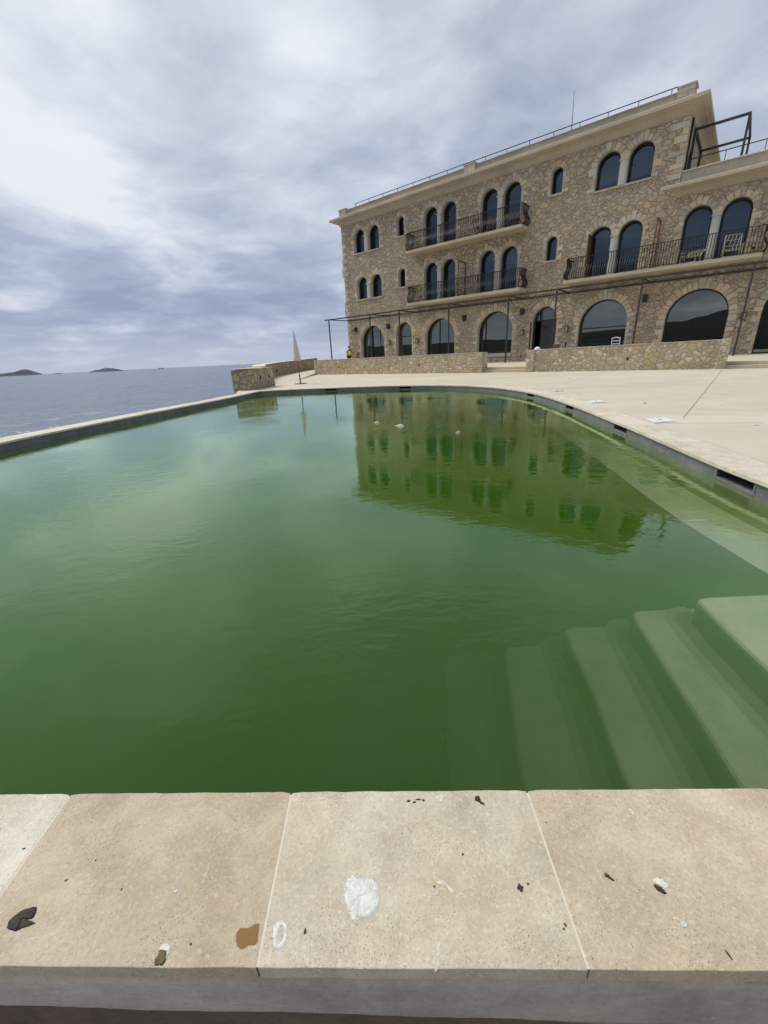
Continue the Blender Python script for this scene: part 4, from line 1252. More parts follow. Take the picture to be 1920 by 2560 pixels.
# sea side parapets
st = empty('parapet_wall', (-4.50, 15.65, 0), 0, 'short rough stone parapet at the far left corner of the pool', 'wall')
def loc(pts, o): return [(p[0] - o[0], p[1] - o[1]) for p in pts]
mb = MB(); pts = subdiv([(0, 0), (.19, 2.35)], .2)
strip_wall(mb, pts, .80, [.71 + .01 * i / len(pts) for i in range(len(pts))], jag=.012, seed=4, z0=-.5)
mb.build('wall_body', M['seawall'], st)
mb = MB(); rr = random.Random(8)
sb_ = subdiv([(0, -.02), (.19, 2.35)], .34)
for a, b in zip(sb_[:-1], sb_[1:]):
    for w0, w1 in ((.02, -.33), (-.345, -.83)):
        t = rr.uniform(1.0, 1.3); z = .724; zz = z + rr.uniform(.006, .03)
        mb.prism([(a[0] + w0, a[1], z), (b[0] + w0, b[1] - .015, z), (b[0] + w1, b[1] - .015, z), (a[0] + w1, a[1], z)], [(a[0] + w0, a[1], zz), (b[0] + w0, b[1] - .015, zz), (b[0] + w1, b[1] - .015, zz + .01), (a[0] + w1, a[1], zz)], (t, t * .98, t * .93))
mb.build('wall_cap', M['dressed'], st)
for y, z in ((.75, .34), (1.7, .36)):
    vm = MB(); x = y * .081
    vm.box(x - .02, x + .012, y - .05, y + .05, z, z + .13); vm.build('drain_slot', M['darkhole'], st)
o2 = (-4.95, 19.4)
st2 = empty('parapet_wall', (*o2, 0), 0, 'long curved rough stone parapet between the sea and the terrace behind the parasol', 'wall')
cp = cr([(-4.95, 19.4), (-5.55, 21.5), (-6.0, 23.6), (-6.15, 25.84), (-6.18, 28.0), (-5.9, 31.3), (-5.5, 34.5), (-5.25, 38.5), (-6.0, 43), (-7, 47)], .3)
hs = []
for p in cp:
    y = p[1]; hs.append(.74 + (y - 19.4) * .0155 if y < 26 else min(1.08, .84 + (y - 26) * .022))
mb = MB(); strip_wall(mb, loc(cp, o2), .55, hs, jag=.01, seed=9); mb.build('wall_body', M['seawall'], st2)
mb = MB(); rr = random.Random(18)
for i in range(0, len(cp) - 2, 2):
    a = Vector(cp[i]) - Vector(o2); b_ = Vector(cp[i + 2]) - Vector(o2); d = (b_ - a).normalized(); nn = Vector((-d.y, d.x)); z = hs[i] + .014; t = rr.uniform(1.1, 1.7)
    q = [a - nn * .02, b_ - nn * .02, b_ + nn * .57, a + nn * .57]; z2 = hs[i + 2] + .014
    zz = [z, z2, z2, z]; hgt = rr.uniform(.01, .03)
    mb.prism([(p.x, p.y, zz[k]) for k, p in enumerate(q)], [(p.x, p.y, zz[k] + hgt) for k, p in enumerate(q)], (t, t * .98, t * .93))
mb.build('wall_cap', M['dressed'], st2)
for p, zz in (((-6.16, 26.6), .42), ((-6.14, 29.2), .5)):
    vm = MB(); vm.box(p[0] - o2[0] - .03, p[0] - o2[0] + .02, p[1] - o2[1] - .08, p[1] - o2[1] + .08, zz - .08, zz + .08); vm.build('drain_slot', M['darkhole'], st2)

# ------------------------------------------------------------------ parasol
pa = empty('parasol', (-3.32, 18.43, 0), 0, 'closed off white parasol on a thin pole standing by the far pool corner', 'parasol')
m_ = MB(); m_.lathe([(.27, 0), (.27, .012), (.25, .018), (.03, .022)], 24); m_.build('base_plate', M['iron'], pa)
m_ = MB(); m_.tube([(0, 0, .02), (0, 0, .36)], .026, 10); m_.bar((-.05, 0, .35), (.04, 0, .35), .02); m_.build('base_tube', M['black'], pa)
m_ = MB(); m_.tube([(0, 0, .36), (-.05, 0, 1.95)], .017, 8); m_.build('pole', M['wood'], pa)
m_ = MB(); rings = []; K = 28
prof_ = [(.93, .135), (.94, .148), (1.02, .143), (1.06, .135), (1.3, .112), (1.6, .075), (1.85, .045), (2.02, .022), (2.12, .008)]
for z, r in prof_:
    b = len(m_.v); rings.append(b)
    for k in range(K):
        a = 2 * math.pi * k / K; f = 1 + .16 * math.cos(7 * a + z * .8) + .05 * math.cos(3 * a + 1)
        m_.v.append((-.05 * (z - .36) / 1.6 + r * f * math.cos(a) * .93, r * f * math.sin(a), z + .012 * math.cos(5 * a) * (z < .95)))
for i in range(len(rings) - 1):
    for k in range(K): m_.face([rings[i] + k, rings[i] + (k + 1) % K, rings[i + 1] + (k + 1) % K, rings[i + 1] + k], 1, 0, True)
m_.face([rings[0] + k for k in range(K)], .6)
m_.build('canopy', M['canvas'], pa)

# ------------------------------------------------------------------ skimmer lids on the deck
for q, lab in [([(3.45, 5.31), (3.71, 5.34), (3.62, 5.02), (3.37, 5.02)], 'largest and nearest white square skimmer lid on the deck beside the coping'),
               ([(3.71, 7.46), (3.97, 7.54), (3.94, 7.25), (3.68, 7.22)], 'middle white square skimmer lid beside the coping'),
               ([(4.0, 9.82), (4.25, 9.95), (4.26, 9.68), (4.02, 9.58)], 'farthest pale skimmer lid beside the coping')]:
    c0 = (sum(p[0] for p in q) / 4, sum(p[1] for p in q) / 4)
    e = empty('skimmer_lid', (*c0, 0), 0, lab, 'lid', 'white square skimmer lids beside the pool')
    m_ = MB(); m_.prism([(p[0] - c0[0], p[1] - c0[1], -.003) for p in q], [(p[0] - c0[0], p[1] - c0[1], .014) for p in q], 1 if 'near' in lab or 'mid' in lab else .8); m_.build('lid_plate', M['white'], e, bevel=.003)
    m_ = MB(); m_.lathe([(.018, .0142), (.018, .016)], 12); m_.build('finger_hole', M['iron'], e)

# ------------------------------------------------------------------ furniture on the balconies and terrace
def folding_chair(name, u, n, z, rot, mat, label, group=None, h=.86):
    e = empty(name, W(u, n, z), RZ + rot, label, 'chair', group)
    def add(nm, bars, w=.028):
        m_ = MB()
        for a, b in bars: m_.bar(a, b, w)
        m_.build(nm, mat, e)
    for sx in (-.21, .21):
        add('leg', [((sx, -.22, 0), (sx, .20, .44))]); add('leg', [((sx * .92, .22, 0), (sx * .92, -.18, .44))])
    add('backrest', [((sx, .18, .42), (sx, .30, h)) for sx in (-.21, .21)] + [((-.21, .22 + .02 * k, .56 + .1 * k), (.21, .22 + .02 * k, .56 + .1 * k)) for k in range(4)], .03)
    m_ = MB()
    for k in range(6): m_.box(-.21, .21, -.2 + .07 * k, -.145 + .07 * k, .435, .455)
    m_.build('seat', mat, e)
folding_chair('folding_chair', 14.95, 28.55, 8.09, R(150), M['wood'], 'wooden slatted chair behind the top balcony railing, left of the other', None)
folding_chair('folding_chair', 14.05, 28.45, 8.09, R(10), M['wood'], 'small brown wooden chair near the right end of the top balcony', None, .72)
e = empty('balcony_table', W(12.75, 28.5, 8.09), RZ, 'small square wooden table at the right end of the top balcony', 'table')
m_ = MB(); m_.box(-.35, .35, -.3, .3, .66, .69); m_.build('tabletop', M['wood'], e)
for sx in (-.3, .3):
    m_ = MB(); m_.bar((sx, -.24, 0), (sx * .3, .1, .66), .035); m_.bar((sx * .3, -.1, 0), (sx, .24, .66), .03); m_.build('leg', M['wood'], e)
def lounger(u, n, z, rot, lean, label):
    e = empty('folding_lounger', W(u, n, z), RZ + rot, label, 'lounger', 'cream folding loungers on the right balcony')
    # seat frame on four feet
    m_ = MB(); s = .33
    for sx in (-s, s):
        m_.bar((sx, -.35, .02), (sx, -.30, .34), .035); m_.bar((sx, .32, .02), (sx, .25, .34), .035); m_.bar((sx, -.35, .02), (sx, .32, .02), .03)
    m_.bar((-s, -.35, .02), (s, -.35, .02), .03); m_.build('frame', M['loungerframe'], e)
    m_ = MB()
    m_.bar((-s, -.32, .34), (-s, .30, .32), .04); m_.bar((s, -.32, .34), (s, .30, .32), .04)
    for k in range(5): m_.bar((-s, -.3 + .14 * k, .335), (s, -.3 + .14 * k, .335), .03)
    m_.build('seat', M['cream'], e)
    m_ = MB()
    dy, dz = math.sin(lean), math.cos(lean)
    for sx in (-s, s): m_.bar((sx, .25, .32), (sx * .92, .25 + .75 * dy, .32 + .75 * dz), .035)
    for k in range(3): m_.bar((-s * .95, .25 + (.25 + .25 * k) * dy, .32 + (.25 + .25 * k) * dz), (s * .95, .25 + (.25 + .25 * k) * dy, .32 + (.25 + .25 * k) * dz), .03)
    for k in range(4):
        x = -s * .7 + k * s * .46
        m_.bar((x - .05, .25 + .12 * dy, .32 + .12 * dz), (x + .05, .25 + .72 * dy, .32 + .72 * dz), .022)
    m_.build('backrest', M['loungerframe'], e)
    m_ = MB()
    for sx in (-s - .03, s + .03):
        m_.bar((sx, -.25, .52), (sx, .3, .55), .05, .03); m_.bar((sx, -.2, .34), (sx, -.22, .52), .04)
    m_.build('armrest', M['cream'], e)
lounger(2.98, 28.55, 4.67, R(-12), R(62), 'cream folding lounger with its back folded low, left one on the right balcony')
lounger(1.35, 28.55, 4.67, R(10), R(14), 'white framed folding lounger with its back raised, right one on the right balcony')
# white ladder back chair on the terrace
e = empty('ladderback_chair', W(5.72, 27.9, TZ), RZ + R(12), 'white ladder back chair on the terrace in front of the wide arched window', 'chair')
for sx in (-.2, .2):
    m_ = MB(); m_.bar((sx, -.2, 0), (sx, -.2, .46), .04); m_.build('leg', M['whitewood'], e)
    m_ = MB(); m_.bar((sx, .2, 0), (sx * 1.02, .25, 1.16), .04); m_.build('leg', M['whitewood'], e)
m_ = MB(); m_.box(-.23, .23, -.22, .2, .44, .475); m_.build('seat', M['whitewood'], e)
m_ = MB()
for z_ in (.64, .82, .98): m_.bar((-.2, .235, z_), (.2, .235, z_), .025, .05)
m_.bar((-.2, .25, 1.12), (0, .25, 1.17), .03, .06); m_.bar((0, .25, 1.17), (.2, .25, 1.12), .03, .06); m_.build('backrest', M['whitewood'], e)
# brown chair, small black pedestal table and brown table behind the low wall
e = empty('wooden_armchair', W(8.95, 27.6, TZ), RZ + R(20), 'brown wooden chair just right of the entrance door, half hidden by the low wall', 'chair')
m_ = MB(); m_.box(-.24, .24, .2, .25, .42, .98); m_.build('backrest', M['wood'], e, bevel=.02)
m_ = MB(); m_.box(-.25, .25, -.25, .22, .40, .45); m_.build('seat', M['wood'], e)
for sx in (-.22, .22):
    for sy in (-.22, .22):
        m_ = MB(); m_.bar((sx, sy, 0), (sx, sy, .4), .045); m_.build('leg', M['wood'], e)
e = empty('pedestal_table', W(8.35, 27.5, TZ), RZ, 'small black T shaped pedestal table beside the brown chair', 'table')
m_ = MB(); m_.box(-.2, .2, -.2, .2, 1.04, 1.07); m_.build('tabletop', M['black'], e)
m_ = MB(); m_.tube([(0, 0, .02), (0, 0, 1.04)], .035, 8); m_.build('pedestal', M['black'], e)
m_ = MB(); m_.lathe([(.2, 0), (.2, .02), (.04, .04)], 16); m_.build('foot', M['black'], e)
e = empty('terrace_table', W(7.3, 27.3, TZ), RZ, 'brown wooden table behind the low wall left of the white chair', 'table')
m_ = MB(); m_.box(-.45, .45, -.35, .35, .72, .76); m_.build('tabletop', M['wood'], e)
for sx in (-.4, .4):
    for sy in (-.3, .3):
        m_ = MB(); m_.bar((sx, sy, 0), (sx, sy, .72), .05); m_.build('leg', M['wood'], e)
# white rounded helmet resting on the wall
hp = W(7.06, 19.36, .925)
e = empty('helmet', hp, RZ + R(25), 'white rounded helmet on top of the low wall below the entrance door', 'helmet')
m_ = MB(); rings = []
for j in range(8):
    a = math.pi / 2 * j / 7; b = len(m_.v); rings.append(b)
    for k in range(20):
        t_ = 2 * math.pi * k / 20; m_.v.append((.13 * math.cos(a) * math.cos(t_), .105 * math.cos(a) * math.sin(t_), .115 * math.sin(a)))
for j in range(7):
    for k in range(20): m_.face([rings[j] + k, rings[j] + (k + 1) % 20, rings[j + 1] + (k + 1) % 20, rings[j + 1] + k], 1, 0, True)
m_.build('shell', M['white'], e)
m_ = MB(); m_.prism([(math.cos(t_) * .15, math.sin(t_) * .12, 0) for t_ in [2 * math.pi * k / 20 for k in range(20)]], [(math.cos(t_) * .148, math.sin(t_) * .118, .012) for t_ in [2 * math.pi * k / 20 for k in range(20)]]); m_.build('brim', M['white'], e)
# brown board leaning against the building corner
e = empty('board', W(26.75, 28.75, TZ), RZ, 'rusty brown board leaning on the wall beside the person in the yellow vest', 'board')
m_ = MB(); m_.prism([(-.3, -.1, 0), (.35, -.1, 0), (.35, -.06, 0), (-.3, -.06, 0)], [(-.22, .36, 1.2), (-.02, .36, 1.25), (-.02, .40, 1.25), (-.22, .40, 1.2)]); m_.build('panel', M['corten'], e)

# ------------------------------------------------------------------ person in a hi-vis vest
def skin(name, verts, edges, rad, mat, parent, root=0, sub=1):
    me = bpy.data.meshes.new(name); me.from_pydata(verts, edges, [])
    o = link(name, me, mat, parent)
    md = o.modifiers.new('skin', 'SKIN'); 
    if not me.skin_vertices: 
        bm = bmesh.new(); bm.from_mesh(me); bm.verts.layers.skin.verify(); bm.to_mesh(me); bm.free()
    for i, r in enumerate(rad):
        me.skin_vertices[0].data[i].radius = (r, r) if not isinstance(r, tuple) else r
        me.skin_vertices[0].data[i].use_root = (i == root)
    md.use_smooth_shade = True
    ss = o.modifiers.new('sub', 'SUBSURF'); ss.levels = sub; ss.render_levels = sub
    return o
M['skin'] = simple('skin', (.30, .17, .11), .6, tinted=False)
M['trouser'] = simple('dark_trousers', (.02, .022, .03), .8, tinted=False)
M['vest'] = simple('hi_vis_vest', (.75, .95, .04), .7, 0, .1, tinted=False)
M['grey'] = simple('grey_sleeve', (.22, .22, .23), .8, tinted=False)
M['hair'] = simple('dark_hair', (.012, .010, .009), .7, tinted=False)
pe = empty('person', W(27.42, 28.55, TZ), RZ + R(70), 'person in a yellow high visibility vest and dark trousers bending beside the left building corner', 'person')
# faces local -Y ; slightly bent forward, both hands working in front
vs = [(0, 0, .93), (0, -.02, 1.08), (0, -.05, 1.25), (0, -.10, 1.42), (0, -.14, 1.50), (0, -.16, 1.58), (0, -.19, 1.66), (0, -.19, 1.735),
      (-.09, 0, .90), (-.11, -.04, .48), (-.11, .02, .09), (-.12, -.12, .035),
      (.09, 0, .90), (.12, .02, .48), (.13, .05, .09), (.14, -.09, .035),
      (-.18, -.09, 1.40), (-.27, -.14, 1.13), (-.18, -.38, 1.03), (-.15, -.45, 1.01),
      (.18, -.09, 1.40), (.28, -.16, 1.14), (.16, -.40, 1.10), (.13, -.47, 1.09)]
es = [(0, 1), (1, 2), (2, 3), (3, 4), (4, 5), (5, 6), (6, 7), (0, 8), (8, 9), (9, 10), (10, 11), (0, 12), (12, 13), (13, 14), (14, 15), (3, 16), (16, 17), (17, 18), (18, 19), (3, 20), (20, 21), (21, 22), (22, 23)]
rd = [(.15, .11), (.14, .10), (.155, .11), (.13, .095), .055, .07, .088, .06, .095, .062, .045, .04, .095, .062, .045, .04, .058, .045, .036, .033, .058, .045, .036, .033]
body = skin('body', vs, es, rd, M['skin'], pe)
skin('trousers', [vs[0], vs[8], vs[9], vs[10], vs[12], vs[13], vs[14]], [(0, 1), (1, 2), (2, 3), (0, 4), (4, 5), (5, 6)], [(.165, .125), .108, .078, .062, .108, .078, .062], M['trouser'], pe)
skin('sleeves', [vs[16], vs[17], (-.19, -.35, 1.045)], [(0, 1), (1, 2)], [.068, .058, .046], M['grey'], pe)
skin('sleeves', [vs[20], vs[21], (.17, -.37, 1.11)], [(0, 1), (1, 2)], [.068, .058, .046], M['grey'], pe)
skin('vest', [(0, 0, .92), (0, -.02, 1.08), (0, -.05, 1.25), (0, -.09, 1.40), (0, -.11, 1.44)], [(0, 1), (1, 2), (2, 3), (3, 4)], [(.19, .15), (.185, .145), (.20, .15), (.185, .135), (.11, .09)], M['vest'], pe)
m_ = MB(); 
for j in range(7):
    a0_ = math.pi * j / 6 * .62
    pass
rings = []
for j in range(7):
    a = math.pi / 2 - (math.pi * .68) * j / 6; b = len(m_.v); rings.append(b)
    for k in range(16):
        t_ = 2 * math.pi * k / 16; m_.v.append((.098 * math.cos(a) * math.cos(t_), -.175 + .115 * math.cos(a) * math.sin(t_) + .02, 1.67 + .115 * math.sin(a) + (.03 if math.sin(t_) < -.3 and j > 3 else 0)))
for j in range(6):
    for k in range(16): m_.face([rings[j] + k, rings[j] + (k + 1) % 16, rings[j + 1] + (k + 1) % 16, rings[j + 1] + k], 1, 0, True)
m_.build('hair', M['hair'], pe)
# hands: palm with five short bent fingers each
for s_, w_ in ((-1, Vector((-.15, -.45, 1.01))), (1, Vector((.13, -.47, 1.09)))):
    hv = [tuple(w_), tuple(w_ + Vector((0, -.07, -.01)))]; he = [(0, 1)]; hr = [.03, (.036, .02)]
    for k in range(4):
        bx_ = (-.03 + .02 * k); ln = (.06, .07, .065, .05)[k]
        i = len(hv); hv += [tuple(w_ + Vector((bx_, -.085, -.012))), tuple(w_ + Vector((bx_, -.085 - ln * .6, -.025))), tuple(w_ + Vector((bx_, -.085 - ln * .8, -.05)))]
        he += [(1, i), (i, i + 1), (i + 1, i + 2)]; hr += [.010, .009, .008]
    i = len(hv); hv += [tuple(w_ + Vector((-s_ * .045, -.05, -.01))), tuple(w_ + Vector((-s_ * .06, -.085, -.02)))]; he += [(0, i), (i, i + 1)]; hr += [.012, .009]
    skin('hand', hv, he, hr, M['skin'], pe)
# eyes, nose, mouth hints and ears
m_ = MB(); m_.tube([(0, -.275, 1.67), (0, -.30, 1.64)], [.008, .014], 6); 
for sx in (-1, 1): m_.tube([(sx * .085, -.17, 1.68), (sx * .092, -.165, 1.64)], .014, 6)
m_.build('face_features', M['skin'], pe)
m_ = MB()
for sx in (-1, 1): m_.lathe([(.001, 1.676), (.010, 1.682), (.001, 1.688)], 8, sx * .03, -.268)
m_.build('eye', M['hair'], pe)

# ------------------------------------------------------------------ things floating and lying about
def blob_pts(cx, cy, w, h, seed, rough=.22, n=40, rot=0):
    out = []
    for k in range(n):
        a = 2 * math.pi * k / n
        f = 1 + rough * noise.noise(Vector((math.cos(a) * 1.6 + seed * 7.3, math.sin(a) * 1.6, seed))) * 2 + rough * .7 * noise.noise(Vector((math.cos(a) * 5 + seed, math.sin(a) * 5, seed * 2)))
        x = math.cos(a) * w / 2 * f; y = math.sin(a) * h / 2 * f
        out.append((cx + x * math.cos(rot) - y * math.sin(rot), cy + x * math.sin(rot) + y * math.cos(rot)))
    return out
def splat(name, parts, label, cat='dropping', group=None):
    """parts: list of (w,h,dx,dy,height,mat,seed,rot,rough) around a centre"""
    (cx_, cy_), ps_ = parts
    e = empty(name, (cx_, cy_, 0), 0, label, cat, group)
    for (w, h, dx, dy, ht, mat, seed, rot, rough) in ps_:
        m_ = MB(); o = w if isinstance(w, list) else blob_pts(0, 0, w, h, seed, rough, 44, rot); n = len(o); K = 9
        rings = []
        for j in range(K):
            f = 1 - (j / K) ** 1.5 * .9 if j else 1
            z = .0006 + ht * (1 - f ** 2) if j else .0002
            b = len(m_.v); rings.append(b)
            for p in o:
                zz = z + (ht * .5 * noise.noise(Vector((p[0] * f * 220, p[1] * f * 220, seed))) if j else 0)
                m_.v.append((dx + p[0] * f, dy + p[1] * f, max(zz, .0002)))
        for j in range(K - 1):
            for k in range(n): m_.face([rings[j] + k, rings[j] + (k + 1) % n, rings[j + 1] + (k + 1) % n, rings[j + 1] + k], min(1, (j + .15) / 3.4), 0, True)
        m_.face([rings[-1] + k for k in range(n)], 1, 0, True)
        m_.build('crust' if mat != 'stain' else 'stain', M[mat], e)
    return e
g1 = 'bird droppings on the near coping'
def outline(p, k):
    q = cr(p + [p[0]], .004)[:-1]
    q = [(x + noise.noise(Vector((x * 700, y * 700, k))) * .0009, y + noise.noise(Vector((x * 700, y * 700, k + 9))) * .0009) for x, y in q]
    return q if sum(a[0] * b[1] - b[0] * a[1] for a, b in zip(q, q[1:] + q[:1])) > 0 else q[::-1]
o_mud = [(-0.0173, -0.0111), (-0.0209, -0.0031), (-0.019, 0.0032), (-0.0095, 0.0117), (0.0094, 0.0168), (0.0168, 0.0132), (0.02, 0.0033), (0.0179, -0.0006), (0.0047, -0.0033), (0.0023, -0.0103), (0.0054, -0.0165), (-0.0081, -0.0148)]
o_arm = [(0.0002, -0.0102), (0.0096, -0.0055), (0.0204, -0.005), (0.03, -0.0074), (0.021, -0.011), (0.0111, -0.0137), (0.0062, -0.0163)]
o_cap = [(-0.0088, 0.0002), (-0.0114, 0.0073), (-0.0074, 0.0129), (-0.0006, 0.0148), (0.0084, 0.0102), (0.0111, 0.0037), (0.0093, -0.0018), (0.0091, -0.0073), (0.0026, -0.0016), (-0.0032, -0.0014)]
o_olive = [(-0.0075, -0.0135), (-0.0101, -0.0067), (-0.0081, -0.0012), (-0.01, 0.0044), (-0.0048, 0.0057), (0.0056, 0.0039), (0.0074, -0.0018), (0.0079, -0.0086), (0.0052, -0.0146), (-0.0003, -0.0131), (-0.0024, -0.0144)]
o_brown = [(-0.0159, -0.0125), (-0.0226, 0.0022), (-0.0181, 0.0125), (-0.002, 0.012), (0.0047, 0.0163), (0.0163, 0.0174), (0.018, 0.0037), (0.0181, -0.0108), (0.0049, -0.0118), (-0.0049, -0.0171)]
o_ringo = [(-0.0057, -0.0168), (-0.0122, -0.0008), (-0.011, 0.0142), (-0.002, 0.0185), (0.0086, 0.0119), (0.0114, -0.0016), (0.0079, -0.0145), (0.0, -0.0168)]
o_ringi = [(-0.0014, -0.0105), (-0.0051, -0.001), (-0.0035, 0.0093), (0.0, 0.0129), (0.0048, 0.009), (0.0071, -0.0015), (0.0044, -0.0089), (0.001, -0.0111)]
o_big = [(-0.0354, 0.0251), (-0.022, 0.0311), (-0.0013, 0.031), (0.0203, 0.0301), (0.0353, 0.0153), (0.0371, -0.0053), (0.0329, -0.0214), (0.0169, -0.034), (-0.0069, -0.035), (-0.0234, -0.0257), (-0.0347, -0.0092), (-0.0393, 0.0112)]
splat('bird_dropping', ((-.6745, .433), [(outline(o_mud, 1), 0, 0, 0, .005, 'guano_d', 1, 0, 0), (outline(o_arm, 2), 0, 0, 0, .003, 'guano_d', 7, 0, 0)]), 'large dark curled dropping on the left coping slab near the left picture edge', group=g1)
splat('bird_dropping', ((-.397, .378), [(outline(o_cap, 3), 0, 0, 0, .0012, 'guano_w', 4, 0, 0), (outline(o_olive, 4), 0, 0, 0, .0035, 'guano_o', 5, 0, 0)]), 'white and olive dropping at the lower edge of the left slab', group=g1)
splat('coping_stain', ((-.2625, .3942), [(outline(o_brown, 5), 0, 0, 0, .0003, 'stain', 6, 0, 0)]), 'flat amber brown stain beside the joint between two coping slabs', 'stain')
# white ring
e = empty('bird_dropping', (-.2087, .3949, 0), 0, 'thin white ring shaped dropping right of the brown stain', 'dropping', g1)
m_ = MB(); 
def resamp(p, n):
    q = cr(p + [p[0]], .0005); L = [0]
    for a_, b_ in zip(q[:-1], q[1:]): L.append(L[-1] + math.dist(a_, b_))
    o_ = []; k_ = 0
    for t_ in range(n):
        d_ = L[-1] * t_ / n
        while L[k_ + 1] < d_: k_ += 1
        f_ = (d_ - L[k_]) / max(1e-9, L[k_ + 1] - L[k_]); o_.append((q[k_][0] + (q[k_ + 1][0] - q[k_][0]) * f_, q[k_][1] + (q[k_ + 1][1] - q[k_][1]) * f_))
    return o_
o = resamp(o_ringo, 44); i_ = resamp(o_ringi, 44); b = len(m_.v); m_.v += [(p[0], p[1], .0004) for p in o] + [((p[0] + q[0]) / 2, (p[1] + q[1]) / 2, .0012) for p, q in zip(o, i_)] + [(p[0], p[1], .0004) for p in i_]
for r_ in (0, 1):
    for k in range(44): m_.face([b + r_ * 44 + k, b + r_ * 44 + (k + 1) % 44, b + (r_ + 1) * 44 + (k + 1) % 44, b + (r_ + 1) * 44 + k], 1, 0, True)
m_.build('crust', M['guano_w'], e)
splat('bird_dropping', ((-.0736, .4426), [(outline(o_big, 6), 0, 0, 0, .0008, 'guano_w', 31, 0, 0), (.018, .012, -.018, .026, .0006, 'guano_w', 33, R(30), .5), (.02, .01, -.012, -.028, .0006, 'guano_w', 34, R(-40), .5)]), 'largest round white dropping in the middle coping slab', group=g1)
splat('bird_dropping', ((.1744, .6008), [(.012, .013, -.002, .002, .003, 'guano_d', 41, R(0), .2), (.012, .006, .005, -.007, .002, 'guano_d', 42, R(-40), .3)]), 'small black dropping near the pool edge of the middle slab', group=g1)
splat('bird_dropping', ((.0393, .6046), [(.008, .004, -.016, .001, .001, 'guano_d', 51, 0, .5), (.007, .004, -.004, -.002, .001, 'guano_d', 52, 0, .5), (.009, .004, .006, .003, .001, 'guano_d', 53, 0, .5), (.006, .004, .016, .001, .001, 'guano_d', 54, 0, .5)]), 'row of tiny dark specks near the pool edge left of the black dropping', group=g1)
splat('bird_dropping', ((.0917, .6073), [(.026, .014, 0, 0, .0004, 'chalk', 55, R(20), .5), (.012, .006, .008, .004, .0005, 'guano_w', 56, R(20), .5)]), 'faint whitish smear near the pool edge between specks and black dropping', group=g1)
splat('bird_dropping', ((.2124, .4438), [(.010, .011, 0, 0, .002, 'guano_d', 61, R(20), .3)]), 'brown grain like dropping near the right joint of the middle slab', group=g1)
splat('bird_dropping', ((.3764, .4535), [(.015, .006, 0, 0, .0025, 'guano_d', 62, R(-50), .3), (.007, .006, -.003, .003, .002, 'guano_o', 63, R(20), .3)]), 'small black dropping in the centre of the right slab, left of the haloed one', group=g1)
splat('bird_dropping', ((.4552, .4325), [(.024, .015, .008, .009, .0006, 'guano_w', 64, R(-20), .4), (.018, .009, 0, 0, .003, 'guano_d', 65, R(-38), .3)]), 'black dropping with a white halo on the right slab', group=g1)
splat('bird_dropping', ((.4627, .3837), [(.013, .010, 0, 0, .001, 'chalk', 66, 0, .3), (.008, .006, 0, 0, .001, 'guano_w', 67, 0, .3), (.010, .005, -.006, .008, .0004, 'chalk', 68, 0, .5)]), 'small cream white spot below the haloed dropping', group=g1)
splat('bird_dropping', ((.4809, .5627), [(.010, .014, 0, 0, .0005, 'chalk', 69, 0, .3)]), 'pale grey spot on the upper half of the right slab', group=g1)
splat('bird_dropping', ((.507, .3448), [(.003, .011, 0, 0, .001, 'guano_d', 70, R(10), .3)]), 'thin dark streak near the outer edge of the right slab', group=g1)
splat('bird_dropping', ((-.1667, .3974), [(.0045, .008, 0, 0, .001, 'guano_d', 71, 0, .3)]), 'tiny dark grain right of the white ring', group=g1)
splat('chalk_mark', ((.0776, .4503), [(.026, .010, -.002, .004, .0004, 'chalk', 72, R(-25), .6), (.012, .007, -.016, -.008, .0004, 'chalk', 73, R(40), .6), (.010, .008, .010, -.005, .0004, 'chalk', 74, R(-40), .6), (.003, .004, -.019, .001, .001, 'guano_d', 75, 0, .3)]), 'irregular chalky patch right of the large white dropping', 'chalk mark')
splat('chalk_mark', ((.0511, .3635), [(.006, .028, .004, .006, .0004, 'chalk', 76, R(-6), .5), (.012, .014, -.002, -.012, .0004, 'chalk', 77, 0, .6)]), 'vertical chalky drip at the outer edge of the middle slab', 'chalk mark')
for k, (x, y, w, h) in enumerate([(-.7631, .5471, .007, .003), (-.6359, .4884, .005, .003), (-.3561, .3881, .003, .004), (.2277, .4485, .003, .004), (-.60, .52, .003, .003), (.12, .5, .003, .004), (.3, .55, .003, .003), (.27, .39, .003, .005), (.265, .385, .003, .003), (-.52, .47, .004, .002)]):
    lab = ['tiny dark twig on the leftmost pale slab', 'tiny dark speck below the left joint', 'brown speck right of the olive dropping', 'dark speck just above the brown grain dropping', 'dark speck in the left slab above the curled dropping', 'dark speck in the upper middle slab', 'dark speck right of the right joint near the pool edge', 'upper of two dark specks left of the right joint', 'lower of two dark specks left of the right joint', 'dark speck in the centre of the left slab'][k]
    splat('speck', ((x, y), [(w, h, 0, 0, .0012, 'guano_d', 80 + k, R(30 * k), .3)]), lab, 'speck', 'tiny dark specks on the near coping')
splat('speck', ((-.4153, .463), [(.009, .005, 0, 0, .0008, 'guano_w', 91, R(10), .3)]), 'tiny white fleck in the left slab', 'speck')
